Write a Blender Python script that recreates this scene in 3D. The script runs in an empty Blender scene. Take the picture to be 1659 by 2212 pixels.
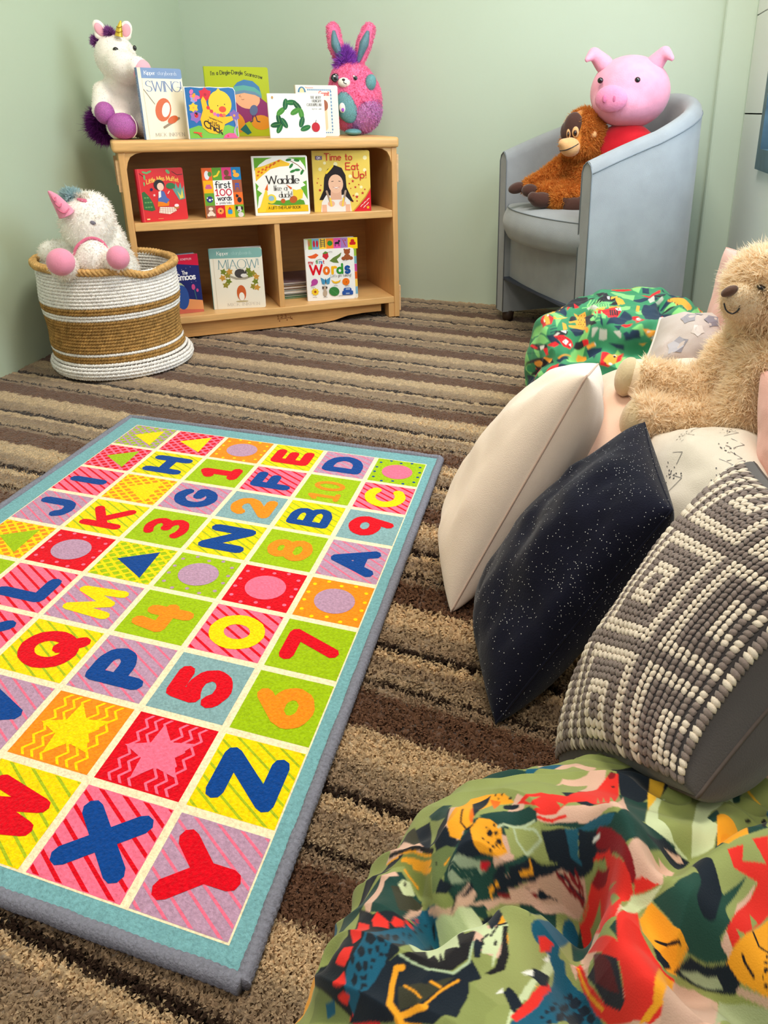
import bpy, bmesh, math, random
import numpy as np
from mathutils import Vector, Matrix

SC = bpy.context.scene
COL = SC.collection
R = math.radians

# ------------------------------------------------------------------ camera
cam_d = bpy.data.cameras.new('camera')
cam = bpy.data.objects.new('camera', cam_d)
COL.objects.link(cam)
cam.location = (0, 0, 0.70)
cam.rotation_euler = (R(90 - 20.2314), 0, R(19))
cam_d.sensor_fit = 'VERTICAL'
cam_d.sensor_height = 36
cam_d.lens = 1628 / 2212 * 36
cam_d.shift_x = -(950 - 829.5) / 2212
cam_d.shift_y = -(1106 - 838) / 2212
cam_d.clip_start = 0.02
SC.camera = cam

# ------------------------------------------------------------------ world, lamps, exposure
w = bpy.data.worlds.new('room_light')
SC.world = w
w.use_nodes = True
w.node_tree.nodes['Background'].inputs[0].default_value = (0.95, 0.97, 1.0, 1)
w.node_tree.nodes['Background'].inputs[1].default_value = 0.34


def area(name, loc, target, size, power, color=(1, 1, 1), sy=None):
    d = bpy.data.lights.new(name, 'AREA')
    d.energy = power
    d.color = color
    d.size = size
    if sy:
        d.shape = 'RECTANGLE'
        d.size_y = sy
    o = bpy.data.objects.new(name, d)
    COL.objects.link(o)
    o.location = loc
    o.rotation_euler = (Vector(target) - Vector(loc)).to_track_quat('-Z', 'Y').to_euler()
    return o


area('ceiling_panel_light', (-0.35, 1.35, 2.45), (-0.75, 1.35, 0), 0.6, 36, (1.0, 0.91, 0.77))
area('ceiling_panel_light_rear', (-0.2, -0.7, 2.45), (-0.6, 1.0, 0), 0.6, 17, (1.0, 0.91, 0.77))
area('window_daylight', (0.27, 1.75, 1.10), (-1.2, 1.5, 0.2), 1.0, 20, (0.86, 0.94, 1.0), 0.9)
SC.view_settings.view_transform = 'Standard'
SC.view_settings.look = 'None'
SC.view_settings.exposure = 0.0
SC.view_settings.gamma = 1.0
SC.view_settings.use_curve_mapping = False


# ------------------------------------------------------------------ helpers
def lin(c):
    out = []
    for v in c[:3]:
        v = v / 255.0
        out.append(v / 12.92 if v <= 0.04045 else ((v + 0.055) / 1.055) ** 2.4)
    return tuple(out)


MATS = {}


def M(name, rgb=(200, 200, 200), rough=0.8, bump=None, var=None, attr=False, spec=0.3, sheen=0.0,
      metal=0.0, stretch=None, coat=0.0):
    """procedural material: base colour (or the Col attribute) varied by noise, plus noise bump"""
    if name in MATS:
        return MATS[name]
    m = bpy.data.materials.new(name)
    m.use_nodes = True
    nt = m.node_tree
    N, L = nt.nodes, nt.links
    b = N['Principled BSDF']
    b.inputs['Roughness'].default_value = rough
    b.inputs['Specular IOR Level'].default_value = spec
    b.inputs['Metallic'].default_value = metal
    b.inputs['Sheen Weight'].default_value = sheen
    b.inputs['Coat Weight'].default_value = coat
    tc = N.new('ShaderNodeTexCoord')
    vec = tc.outputs['Object']
    if stretch:
        mp = N.new('ShaderNodeMapping')
        mp.inputs['Scale'].default_value = stretch
        L.new(vec, mp.inputs['Vector'])
        vec = mp.outputs['Vector']
    if attr:
        a = N.new('ShaderNodeAttribute')
        a.attribute_name = 'Col'
        src = a.outputs['Color']
    else:
        rg = N.new('ShaderNodeRGB')
        rg.outputs[0].default_value = (*lin(rgb), 1)
        src = rg.outputs[0]
    if var:
        n = N.new('ShaderNodeTexNoise')
        n.inputs['Scale'].default_value = var[0]
        n.inputs['Detail'].default_value = 3
        L.new(vec, n.inputs['Vector'])
        mr = N.new('ShaderNodeMapRange')
        mr.inputs['From Min'].default_value = 0.3
        mr.inputs['From Max'].default_value = 0.7
        mr.inputs['To Min'].default_value = 1 - var[1]
        mr.inputs['To Max'].default_value = 1 + var[1]
        L.new(n.outputs['Fac'], mr.inputs['Value'])
        mx = N.new('ShaderNodeVectorMath')
        mx.operation = 'MULTIPLY'
        L.new(src, mx.inputs[0])
        L.new(mr.outputs[0], mx.inputs[1])
        src = mx.outputs[0]
    L.new(src, b.inputs['Base Color'])
    if bump:
        n = N.new('ShaderNodeTexNoise')
        n.inputs['Scale'].default_value = bump[0]
        n.inputs['Detail'].default_value = 2
        L.new(vec, n.inputs['Vector'])
        bp = N.new('ShaderNodeBump')
        bp.inputs['Strength'].default_value = bump[1]
        bp.inputs['Distance'].default_value = bump[2]
        L.new(n.outputs['Fac'], bp.inputs['Height'])
        L.new(bp.outputs[0], b.inputs['Normal'])
    MATS[name] = m
    return m


def set_cols(me, cols):
    """cols: (n,3) linear, per point"""
    ca = me.color_attributes.new('Col', 'FLOAT_COLOR', 'POINT')
    arr = np.ones((len(me.vertices), 4), np.float32)
    arr[:, :3] = cols
    ca.data.foreach_set('color', arr.ravel())


def obj(name, me, mat=None, parent=None, smooth=False, kind=None):
    o = bpy.data.objects.new(name, me)
    COL.objects.link(o)
    if mat and not me.materials:
        me.materials.append(mat)
    if smooth:
        me.polygons.foreach_set('use_smooth', np.ones(len(me.polygons), bool))
    if parent:
        o.parent = parent
    if kind:
        o['kind'] = kind
    return o


def mesh(verts, faces, cols=None):
    me = bpy.data.meshes.new('m')
    me.from_pydata([tuple(v) for v in verts], [], faces)
    me.update()
    if cols is not None:
        set_cols(me, cols)
    return me


def fast_mesh(V, F, cols=None):
    """numpy verts (n,3), faces (m,k) -> mesh"""
    V = np.asarray(V, np.float32)
    F = np.asarray(F, np.int32)
    me = bpy.data.meshes.new('m')
    me.vertices.add(len(V))
    me.vertices.foreach_set('co', V.ravel())
    k = F.shape[1]
    me.loops.add(F.size)
    me.loops.foreach_set('vertex_index', F.ravel())
    me.polygons.add(len(F))
    me.polygons.foreach_set('loop_start', np.arange(len(F), dtype=np.int32) * k)
    me.update(calc_edges=True)
    me.validate()
    if cols is not None:
        set_cols(me, cols)
    return me


def grid_faces(n, m, wu=False, wv=False):
    """faces of a grid of n rows x m columns (index i*m+j)"""
    I, J = np.meshgrid(np.arange(n if wu else n - 1), np.arange(m if wv else m - 1), indexing='ij')
    I2, J2 = (I + 1) % n, (J + 1) % m
    return np.stack([I * m + J, I * m + J2, I2 * m + J2, I2 * m + J], -1).reshape(-1, 4)


def empty(name, loc=(0, 0, 0), rz=0.0, label=None, cat=None, group=None):
    o = bpy.data.objects.new(name, None)
    COL.objects.link(o)
    o.location = loc
    o.rotation_euler = (0, 0, rz)
    o.empty_display_size = 0.05
    tag(o, label, cat, group)
    return o


def tag(o, label=None, cat=None, group=None, kind=None):
    if label:
        o['label'] = label
    if cat:
        o['category'] = cat
    if group:
        o['group'] = group
    if kind:
        o['kind'] = kind
    return o


def box_me(x0, x1, y0, y1, z0, z1, bev=0.0, seg=2):
    bm = bmesh.new()
    vs = [bm.verts.new((x, y, z)) for x in (x0, x1) for y in (y0, y1) for z in (z0, z1)]
    for f in ((0, 1, 3, 2), (4, 6, 7, 5), (0, 4, 5, 1), (2, 3, 7, 6), (0, 2, 6, 4), (1, 5, 7, 3)):
        bm.faces.new([vs[i] for i in f])
    bmesh.ops.recalc_face_normals(bm, faces=bm.faces)
    if bev > 0:
        bmesh.ops.bevel(bm, geom=list(bm.edges), offset=bev, segments=seg, affect='EDGES', profile=0.6)
    me = bpy.data.meshes.new('m')
    bm.to_mesh(me)
    bm.free()
    return me


def prism_me(poly, z0, z1, axis='z'):
    """extrude a polygon; axis names the extrusion direction, poly gives the other two in order"""
    def P(a, b, t):
        return {'z': (a, b, t), 'y': (a, t, b), 'x': (t, a, b)}[axis]
    n = len(poly)
    V = [P(a, b, z0) for a, b in poly] + [P(a, b, z1) for a, b in poly]
    F = [tuple(range(n))[::-1], tuple(range(n, 2 * n))] + [(i, (i + 1) % n, n + (i + 1) % n, n + i) for i in range(n)]
    bm = bmesh.new()
    vs = [bm.verts.new(v) for v in V]
    for f in F:
        bm.faces.new([vs[i] for i in f])
    bmesh.ops.recalc_face_normals(bm, faces=bm.faces)
    me = bpy.data.meshes.new('m')
    bm.to_mesh(me)
    bm.free()
    return me


def tube(path, rad, sides=8, closed=False, rfun=None, up=(0, 0, 1)):
    """verts, faces of a tube along path (numpy n,3)"""
    path = np.asarray(path, float)
    n = len(path)
    if closed:
        T = np.roll(path, -1, 0) - np.roll(path, 1, 0)
    else:
        T = np.gradient(path, axis=0)
    T /= np.linalg.norm(T, axis=1)[:, None] + 1e-12
    U = np.tile(np.asarray(up, float), (n, 1))
    S = np.cross(T, U)
    bad = np.linalg.norm(S, axis=1) < 0.05
    S[bad] = np.cross(T[bad], [1, 0, 0.01])
    S /= np.linalg.norm(S, axis=1)[:, None]
    B = np.cross(S, T)
    a = np.linspace(0, 2 * np.pi, sides, endpoint=False)
    rr = np.full(n, rad) if np.isscalar(rad) else np.asarray(rad)
    V = path[:, None, :] + rr[:, None, None] * (np.cos(a)[None, :, None] * S[:, None, :] + np.sin(a)[None, :, None] * B[:, None, :])
    F = grid_faces(n, sides, closed, True)
    V = V.reshape(-1, 3)
    if not closed:
        c0, c1 = len(V), len(V) + 1
        V = np.vstack([V, path[0], path[-1]])
        e = [(c0, (j + 1) % sides, j, j) for j in range(sides)]
        e += [(c1, (n - 1) * sides + j, (n - 1) * sides + (j + 1) % sides, (n - 1) * sides + (j + 1) % sides) for j in range(sides)]
        return V, [tuple(f) for f in F] + [f[:3] for f in e]
    return V, [tuple(f) for f in F]


def tube_me(*a, **k):
    V, F = tube(*a, **k)
    return mesh(V, F)


def join_vf(parts):
    V, F, o = [], [], 0
    for v, f in parts:
        V.append(np.asarray(v))
        F += [tuple(i + o for i in ff) for ff in f]
        o += len(v)
    return np.vstack(V), F


_rng = np.random.RandomState(7)
_G = _rng.rand(64, 64, 64).astype(np.float32)


def vnoise(x, y, z=0.0):
    """smooth value noise in numpy, period 64, range 0..1"""
    x, y, z = np.broadcast_arrays(np.asarray(x, float), np.asarray(y, float), np.asarray(z, float))
    xi, yi, zi = np.floor(x).astype(int), np.floor(y).astype(int), np.floor(z).astype(int)
    fx, fy, fz = x - xi, y - yi, z - zi
    fx, fy, fz = fx * fx * (3 - 2 * fx), fy * fy * (3 - 2 * fy), fz * fz * (3 - 2 * fz)
    r = 0
    for a in (0, 1):
        for b in (0, 1):
            for c in (0, 1):
                r = r + _G[(xi + a) & 63, (yi + b) & 63, (zi + c) & 63] * \
                    (fx if a else 1 - fx) * (fy if b else 1 - fy) * (fz if c else 1 - fz)
    return r


# ---- flat print: coloured polygons stacked on a plane
def ell(cx, cy, rx, ry=None, n=16, a0=0, a1=360, rot=0):
    ry = rx if ry is None else ry
    out = []
    cr, sr = math.cos(R(rot)), math.sin(R(rot))
    full = abs(a1 - a0) >= 360
    for i in range(n):
        t = R(a0 + (a1 - a0) * i / (n if full else n - 1))
        x, y = rx * math.cos(t), ry * math.sin(t)
        out.append((cx + x * cr - y * sr, cy + x * sr + y * cr))
    return out


def rect(x0, y0, x1, y1):
    return [(x0, y0), (x1, y0), (x1, y1), (x0, y1)]


def rrect(x0, y0, x1, y1, r, n=4):
    out = []
    for cx, cy, a in ((x1 - r, y0 + r, -90), (x1 - r, y1 - r, 0), (x0 + r, y1 - r, 90), (x0 + r, y0 + r, 180)):
        out += [(cx + r * math.cos(R(a + 90 * i / n)), cy + r * math.sin(R(a + 90 * i / n))) for i in range(n + 1)]
    return out


def star(cx, cy, r, rot=90, inner=0.42, n=5):
    return [(cx + r * (1 if i % 2 == 0 else inner) * math.cos(R(rot + 180 / n * i)),
             cy + r * (1 if i % 2 == 0 else inner) * math.sin(R(rot + 180 / n * i))) for i in range(2 * n)]


def clip(poly, x0, y0, x1, y1):
    def half(p, f):
        out = []
        for i in range(len(p)):
            a, b = p[i - 1], p[i]
            fa, fb = f(a), f(b)
            if fa >= 0:
                out.append(a)
            if (fa > 0 and fb < 0) or (fa < 0 and fb > 0):
                t = fa / (fa - fb)
                out.append((a[0] + (b[0] - a[0]) * t, a[1] + (b[1] - a[1]) * t))
        return out
    for f in (lambda p: p[0] - x0, lambda p: x1 - p[0], lambda p: p[1] - y0, lambda p: y1 - p[1]):
        poly = half(poly, f) if len(poly) > 2 else []
    return poly if len(poly) > 2 else None


def hull(pts):
    pts = sorted(set((round(a, 6), round(b, 6)) for a, b in pts))
    if len(pts) < 3:
        return None

    def half(ps):
        h = []
        for p in ps:
            while len(h) > 1 and (h[-1][0] - h[-2][0]) * (p[1] - h[-2][1]) - (h[-1][1] - h[-2][1]) * (p[0] - h[-2][0]) <= 0:
                h.pop()
            h.append(p)
        return h[:-1]
    return half(pts) + half(pts[::-1])


def stroke(pts, wx, wy=None, n=10):
    """polygons of a polyline drawn with an elliptical nib"""
    wy = wx if wy is None else wy
    return [h for h in (hull(ell(*a, wx / 2, wy / 2, n) + ell(*b, wx / 2, wy / 2, n)) for a, b in zip(pts[:-1], pts[1:])) if h]


# skeleton letters: (width, [polyline or ('A', cx, cy, rx, ry, a0, a1)])
def _arc(cx, cy, rx, ry, a0, a1, n=9):
    n = max(4, int(abs(a1 - a0) / 22))
    return [(cx + rx * math.cos(R(a0 + (a1 - a0) * i / n)), cy + ry * math.sin(R(a0 + (a1 - a0) * i / n))) for i in range(n + 1)]


A_ = _arc
GL = {
    'A': (.8, [[(0, 0), (.4, 1), (.8, 0)], [(.15, .33), (.65, .33)]]),
    'B': (.68, [[(0, 0), (0, 1), (.33, 1)] + A_(.33, .76, .28, .24, 90, -90) + [(0, .52)], [(.33, .52)] + A_(.36, .26, .32, .26, 90, -90) + [(0, 0)]]),
    'C': (.8, [A_(.46, .5, .46, .5, 48, 312)]),
    'D': (.78, [[(0, 0), (0, 1), (.28, 1)] + A_(.28, .5, .5, .5, 90, -90) + [(0, 0)]]),
    'E': (.6, [[(.58, 1), (0, 1), (0, 0), (.6, 0)], [(0, .52), (.5, .52)]]),
    'F': (.58, [[(.58, 1), (0, 1), (0, 0)], [(0, .5), (.48, .5)]]),
    'G': (.86, [A_(.46, .5, .46, .5, 50, 345) + [(.88, .45), (.55, .45)]]),
    'H': (.72, [[(0, 0), (0, 1)], [(.72, 0), (.72, 1)], [(0, .5), (.72, .5)]]),
    'I': (.08, [[(.04, 0), (.04, 1)]]),
    'J': (.55, [[(.55, 1), (.55, .3)] + A_(.29, .28, .26, .28, 0, -170)]),
    'K': (.7, [[(0, 0), (0, 1)], [(.65, 1), (0, .42)], [(.22, .6), (.7, 0)]]),
    'L': (.56, [[(0, 1), (0, 0), (.56, 0)]]),
    'M': (.95, [[(0, 0), (.08, 1), (.47, .12), (.86, 1), (.95, 0)]]),
    'N': (.74, [[(0, 0), (0, 1), (.74, 0), (.74, 1)]]),
    'O': (.96, [A_(.48, .5, .48, .5, 0, 360)]),
    'P': (.62, [[(0, 0), (0, 1), (.32, 1)] + A_(.32, .72, .3, .28, 90, -90) + [(0, .44)]]),
    'Q': (.96, [A_(.48, .5, .48, .5, 0, 360), [(.6, .28), (.95, -.08)]]),
    'R': (.68, [[(0, 0), (0, 1), (.32, 1)] + A_(.32, .74, .3, .26, 90, -90) + [(0, .48)], [(.3, .48), (.68, 0)]]),
    'S': (.62, [A_(.31, .745, .29, .255, 35, 270) + A_(.31, .245, .31, .245, 90, -150)]),
    'T': (.7, [[(0, 1), (.7, 1)], [(.35, 1), (.35, 0)]]),
    'U': (.7, [[(0, 1), (0, .33)] + A_(.35, .33, .35, .33, 180, 360) + [(.7, 1)]]),
    'V': (.78, [[(0, 1), (.39, 0), (.78, 1)]]),
    'W': (1.15, [[(0, 1), (.28, 0), (.57, .95), (.87, 0), (1.15, 1)]]),
    'X': (.74, [[(0, 0), (.74, 1)], [(0, 1), (.74, 0)]]),
    'Y': (.76, [[(0, 1), (.38, .46), (.76, 1)], [(.38, .46), (.38, 0)]]),
    'Z': (.68, [[(0, 1), (.68, 1), (0, 0), (.68, 0)]]),
    'a': (.5, [A_(.25, .3, .25, .3, 0, 360), [(.5, .6), (.5, 0)]]),
    'b': (.5, [[(0, 1), (0, 0)], A_(.25, .3, .25, .3, 0, 360)]),
    'c': (.46, [A_(.26, .3, .26, .3, 45, 315)]),
    'd': (.5, [A_(.25, .3, .25, .3, 0, 360), [(.5, 1), (.5, 0)]]),
    'e': (.5, [[(.02, .32), (.5, .32)] + A_(.25, .3, .25, .3, 5, 310)]),
    'f': (.34, [[(.34, .97)] + A_(.26, .82, .13, .16, 80, 180) + [(.13, 0)], [(0, .58), (.32, .58)]]),
    'g': (.5, [A_(.25, .3, .25, .3, 0, 360), [(.5, .6), (.5, -.1)] + A_(.25, -.1, .25, .2, 0, -150)]),
    'h': (.46, [[(0, 1), (0, 0)], A_(.23, .36, .23, .24, 180, 0) + [(.46, 0)]]),
    'i': (.06, [[(.03, .6), (.03, 0)], [(.03, .84), (.03, .86)]]),
    'j': (.2, [[(.15, .6), (.15, -.15), (0, -.28)], [(.15, .84), (.15, .86)]]),
    'k': (.44, [[(0, 1), (0, 0)], [(.4, .6), (0, .24)], [(.14, .36), (.44, 0)]]),
    'l': (.06, [[(.03, 1), (.03, 0)]]),
    'm': (.76, [[(0, .6), (0, 0)], A_(.19, .38, .19, .22, 180, 0) + [(.38, 0)], A_(.57, .38, .19, .22, 180, 0) + [(.76, 0)]]),
    'n': (.46, [[(0, .6), (0, 0)], A_(.23, .36, .23, .24, 180, 0) + [(.46, 0)]]),
    'o': (.52, [A_(.26, .3, .26, .3, 0, 360)]),
    'p': (.5, [[(0, .6), (0, -.32)], A_(.25, .3, .25, .3, 0, 360)]),
    'q': (.5, [[(.5, .6), (.5, -.32)], A_(.25, .3, .25, .3, 0, 360)]),
    'r': (.32, [[(0, .6), (0, 0)], A_(.22, .36, .22, .24, 180, 60)]),
    's': (.38, [A_(.19, .45, .18, .15, 35, 270) + A_(.19, .15, .19, .15, 90, -150)]),
    't': (.34, [[(.14, .9), (.14, .12)] + A_(.26, .12, .12, .12, 180, 290), [(0, .6), (.32, .6)]]),
    'u': (.46, [[(0, .6)] + A_(.23, .24, .23, .24, 180, 360), [(.46, .6), (.46, 0)]]),
    'v': (.46, [[(0, .6), (.23, 0), (.46, .6)]]),
    'w': (.72, [[(0, .6), (.18, 0), (.36, .56), (.54, 0), (.72, .6)]]),
    'x': (.42, [[(0, .6), (.42, 0)], [(0, 0), (.42, .6)]]),
    'y': (.46, [[(0, .6), (.24, .02)], [(.46, .6), (.12, -.3)]]),
    'z': (.42, [[(0, .6), (.42, .6), (0, 0), (.42, 0)]]),
    '0': (.7, [A_(.35, .5, .35, .5, 0, 360)]),
    '1': (.4, [[(0, .8), (.22, 1), (.22, 0)], [(.02, 0), (.42, 0)]]),
    '2': (.62, [A_(.31, .7, .3, .3, 165, -40) + [(0, 0), (.64, 0)]]),
    '3': (.6, [A_(.27, .75, .28, .25, 140, -90) + A_(.27, .26, .32, .26, 90, -140)]),
    '4': (.7, [[(.08, 1), (0, .45), (.6, .45)], [(.48, .85), (.48, 0)]]),
    '5': (.62, [[(.56, 1), (.08, 1), (.04, .55)] + A_(.29, .32, .32, .32, 115, -150)]),
    '6': (.64, [[(.48, 1)] + A_(.32, .32, .32, .32, 150, 510)]),
    '7': (.6, [[(0, 1), (.6, 1), (.28, 0)]]),
    '8': (.6, [A_(.3, .76, .24, .24, 0, 360), A_(.3, .27, .3, .27, 0, 360)]),
    '9': (.64, [A_(.32, .68, .32, .32, 0, 360), [(.64, .7), (.5, 0)]]),
    '!': (.06, [[(.03, 1), (.03, .32)], [(.03, .02), (.03, .03)]]),
    "'": (.05, [[(.03, 1), (.02, .8)]]),
    '-': (.3, [[(.02, .33), (.28, .33)]]),
    '.': (.05, [[(.02, .0), (.03, .0)]]),
    ' ': (.3, []),
}


def text(s, x, y, h, wt=0.11, wx=None, serif=False, gap=0.2, squeeze=1.0, align='l', width=None, curve=None, slant=0.0):
    """polygons of a line of text; h cap height; wt pen weight (fraction of h); serif adds thin feet"""
    tot = sum(GL[c][0] * squeeze + gap for c in s) - gap
    if width:
        k = width / (tot * h)
        squeeze *= k
        gap *= k
        tot *= k
    px = x - (tot * h * {'l': 0, 'c': .5, 'r': 1}[align])
    out = []
    nx, ny = wt * h, (wt * 0.35 if serif else wt) * h
    for c in s:
        wd, sts = GL[c]
        for st in sts:
            q = [(px + (a * squeeze + slant * b) * h, y + b * h) for a, b in st]
            if curve:
                q = [(a, b + curve(a)) for a, b in q]
            out += stroke(q, nx, ny, 8)
            if serif and len(st) < 7 and c not in "!-.'":
                for e in (q[0], q[-1]):
                    if abs((e[1] - y) / h) < .03 or abs((e[1] - y) / h - 1) < .03 or (c.islower() and abs((e[1] - y) / h - .6) < .03):
                        out += stroke([(e[0] - .13 * h * squeeze, e[1]), (e[0] + .13 * h * squeeze, e[1])], ny, ny, 6)
        px += (wd * squeeze + gap) * h
    return out


class Print:
    """coloured flat polygons, stacked in layers a fraction of a millimetre apart"""

    def __init__(self):
        self.items = []
        self.layer = 0

    def add(self, polys, rgb, up=True):
        if polys and isinstance(polys[0], tuple):
            polys = [polys]
        if up:
            self.layer += 1
        for p in polys:
            if p and len(p) > 2:
                self.items.append((p, lin(rgb), self.layer))
        return self

    def build(self, name, place, mat, parent, eps=0.00012, z0=0.0002):
        V, F, C = [], [], []
        for i, (p, c, l) in enumerate(self.items):
            o = len(V)
            h = z0 + l * eps + (i % 37) * eps / 40
            V += [place(a, b, h) for a, b in p]
            C += [c] * len(p)
            F.append(tuple(range(o, o + len(p))))
        me = mesh(V, F, C)
        return obj(name, me, mat, parent)


PRINT = M('printed_card', attr=True, rough=0.35, spec=0.4, bump=(60, 0.02, 0.001))

# ------------------------------------------------------------------ room shell
def wall_mat(name, rgb):
    return M(name, rgb, rough=0.55, bump=(90, 0.10, 0.002), var=(1.3, 0.03), spec=0.35)


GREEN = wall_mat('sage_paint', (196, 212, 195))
GREEN_SHADED = wall_mat('sage_paint_shaded', (186, 202, 180))  # same sage paint, the left wall's dimmer light put into the colour
WHITE = wall_mat('white_board', (232, 236, 232))

WB = 2.747
CORN = (-2.017, WB)
LW = -0.1628          # dx/dy of the left wall


def lwx(y):
    return -1.822 + (y - 1.549) * LW


o = obj('wall_back', prism_me([(-2.2, WB), (0.4, WB), (0.4, WB + .1), (-2.2, WB + .1)], -0.02, 2.45), GREEN)
tag(o, 'sage green painted back wall behind the bookcase and armchair', kind='structure')
o = obj('wall_left', prism_me([(lwx(WB + .0) - .0, WB), (lwx(-.4), -.4), (lwx(-.4) - .1, -.4), (lwx(WB) - .1, WB)], -0.02, 2.45), GREEN_SHADED)
tag(o, 'sage green left wall beside the basket', kind='structure')

TR = math.tan(R(8))
RW0 = (0.086, 2.707)


def rwx(y):
    return RW0[0] + (RW0[1] - y) * TR


bm_pillar = box_me(-0.008, 0.088, 2.707, WB, -0.02, 2.45, bev=0.012, seg=3)
o = obj('trim_1', bm_pillar, GREEN)
tag(o, 'narrow sage green pillar in the corner behind the armchair', kind='structure')

WIN_Y, WIN_Z, WIN_Y1, WIN_Z1 = 2.36, 0.565, 0.9, 1.65


def rslab(name, y0, y1, z0, z1, t0, t1, mat, parent=None):
    c, s = math.cos(R(8)), math.sin(R(8))
    poly = [(rwx(y0) + t0 * c, y0 + t0 * s), (rwx(y1) + t0 * c, y1 + t0 * s), (rwx(y1) + t1 * c, y1 + t1 * s), (rwx(y0) + t1 * c, y0 + t1 * s)]
    return obj(name, prism_me(poly, z0, z1), mat, parent)


wr = rslab('wall_right', 2.80, -0.5, -0.02, WIN_Z - .02, 0, 0.1, WHITE)
tag(wr, 'white painted right wall under the window', kind='structure')
rslab('wall_panel', 2.80, WIN_Y + .02, WIN_Z - .02, 0.688, 0, .1, WHITE, wr)
rslab('wall_panel', 2.80, WIN_Y + .02, 0.692, 0.968, 0, .1, WHITE, wr)
rslab('wall_panel', 2.80, WIN_Y + .02, 0.972, 2.45, 0, .1, WHITE, wr)
rslab('wall_panel', WIN_Y + .02, WIN_Y1, WIN_Z1, 2.45, 0, .1, WHITE, wr)
rslab('wall_panel', WIN_Y1, -0.5, WIN_Z - .02, 2.45, 0, .1, WHITE, wr)
FRM = M('window_frame_paint', (62, 88, 104), rough=0.4, bump=(70, .3, .001), var=(25, .25))
win = empty('window_1', (rwx(WIN_Y), WIN_Y, 0), 0, 'dark blue framed window in the right wall', None)
win['kind'] = 'structure'
gm = bpy.data.materials.new('window_glass')
gm.use_nodes = True
gb = gm.node_tree.nodes['Principled BSDF']
gb.inputs['Base Color'].default_value = (0.8, 0.9, 0.95, 1)
gb.inputs['Roughness'].default_value = 0.05
gb.inputs['Transmission Weight'].default_value = 0.9
gb.inputs['IOR'].default_value = 1.1
iw = Matrix.Translation(win.location).inverted()
for nm, y0, y1, z0, z1, t0, t1, mt in (
        ('frame_bar', WIN_Y + .02, WIN_Y1, WIN_Z - .02, WIN_Z + .035, -.012, .05, FRM),
        ('frame_bar', WIN_Y + .02, WIN_Y1, WIN_Z1 - .035, WIN_Z1, -.012, .05, FRM),
        ('frame_bar', WIN_Y + .02, WIN_Y - .02, WIN_Z + .035, WIN_Z1 - .035, -.012, .05, FRM),
        ('frame_bar', WIN_Y1 + .04, WIN_Y1, WIN_Z + .035, WIN_Z1 - .035, -.012, .05, FRM),
        ('pane', WIN_Y - .02, WIN_Y1 + .04, WIN_Z + .035, WIN_Z1 - .035, .02, .026, gm)):
    q = rslab(nm, y0, y1, z0, z1, t0, t1, mt, win)
    q.matrix_parent_inverse = iw

# ------------------------------------------------------------------ striped carpet
BE, LT, TA, BR_, BK_, T2 = (184, 158, 124), (182, 156, 122), (136, 114, 92), (98, 70, 54), (46, 34, 28), (152, 130, 104)
STRIPES = [(0.0, BK_), (.016, BK_), (.03, LT), (.085, LT), (.105, TA), (.262, T2), (.272, BK_), (.290, BK_), (.306, TA), (.345, TA),
           (.37, BR_), (.59, BR_), (.615, BE), (.77, BE), (.82, T2), (.96, TA), (.978, BK_), (1.0, BK_)]


def stripe_ramp(nt, val):
    """the repeating stripe colours across one period, far edge first"""
    cr = nt.nodes.new('ShaderNodeValToRGB')
    cr.color_ramp.interpolation = 'LINEAR'
    S = STRIPES
    els = cr.color_ramp.elements
    while len(els) < len(S):
        els.new(0.5)
    for e, (p, c) in zip(els, S):
        e.position = p
        e.color = (*lin(c), 1)
    nt.links.new(val, cr.inputs[0])
    return cr.outputs[0]


cm = bpy.data.materials.new('striped_carpet_pile')
cm.use_nodes = True
nt = cm.node_tree
N, L = nt.nodes, nt.links
b = N['Principled BSDF']
b.inputs['Roughness'].default_value = 0.95
b.inputs['Specular IOR Level'].default_value = 0.1
b.inputs['Sheen Weight'].default_value = 0.15


def mth(op, a, bb=None):
    n = N.new('ShaderNodeMath')
    n.operation = op
    for i, v in enumerate((a, bb)):
        if v is None:
            continue
        if isinstance(v, (int, float)):
            n.inputs[i].default_value = v
        else:
            L.new(v, n.inputs[i])
    return n.outputs[0]


tc = N.new('ShaderNodeTexCoord')
mp = N.new('ShaderNodeMapping')
mp.inputs['Rotation'].default_value = (0, 0, R(2.0))
L.new(tc.outputs['Object'], mp.inputs['Vector'])
vo = N.new('ShaderNodeTexVoronoi')
vo.inputs['Scale'].default_value = 210
L.new(mp.outputs[0], vo.inputs['Vector'])
nz = N.new('ShaderNodeTexNoise')
nz.inputs['Scale'].default_value = 120
nz.inputs['Detail'].default_value = 2
L.new(mp.outputs[0], nz.inputs['Vector'])
nl = N.new('ShaderNodeTexNoise')
nl.inputs['Scale'].default_value = 9
L.new(mp.outputs[0], nl.inputs['Vector'])
sp = N.new('ShaderNodeSeparateXYZ')
L.new(mp.outputs[0], sp.inputs[0])
sv = N.new('ShaderNodeSeparateColor')
L.new(vo.outputs['Color'], sv.inputs[0])
jit = mth('ADD', mth('MULTIPLY', mth('SUBTRACT', nz.outputs['Fac'], .5), .016), mth('MULTIPLY', mth('SUBTRACT', sv.outputs[0], .5), .007))
jit = mth('ADD', jit, mth('MULTIPLY', mth('SUBTRACT', nl.outputs['Fac'], .5), .012))
ph = mth('FRACT', mth('DIVIDE', mth('SUBTRACT', 10.0 + .640 + .004, mth('ADD', sp.outputs[1], jit)), .235))
colr = stripe_ramp(nt, ph)
vv = N.new('ShaderNodeVectorMath')
vv.operation = 'SCALE'
L.new(colr, vv.inputs[0])
L.new(mth('ADD', .62, mth('ADD', mth('MULTIPLY', sv.outputs[1], .35), mth('MULTIPLY', nz.outputs['Fac'], .5))), vv.inputs['Scale'])
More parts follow.
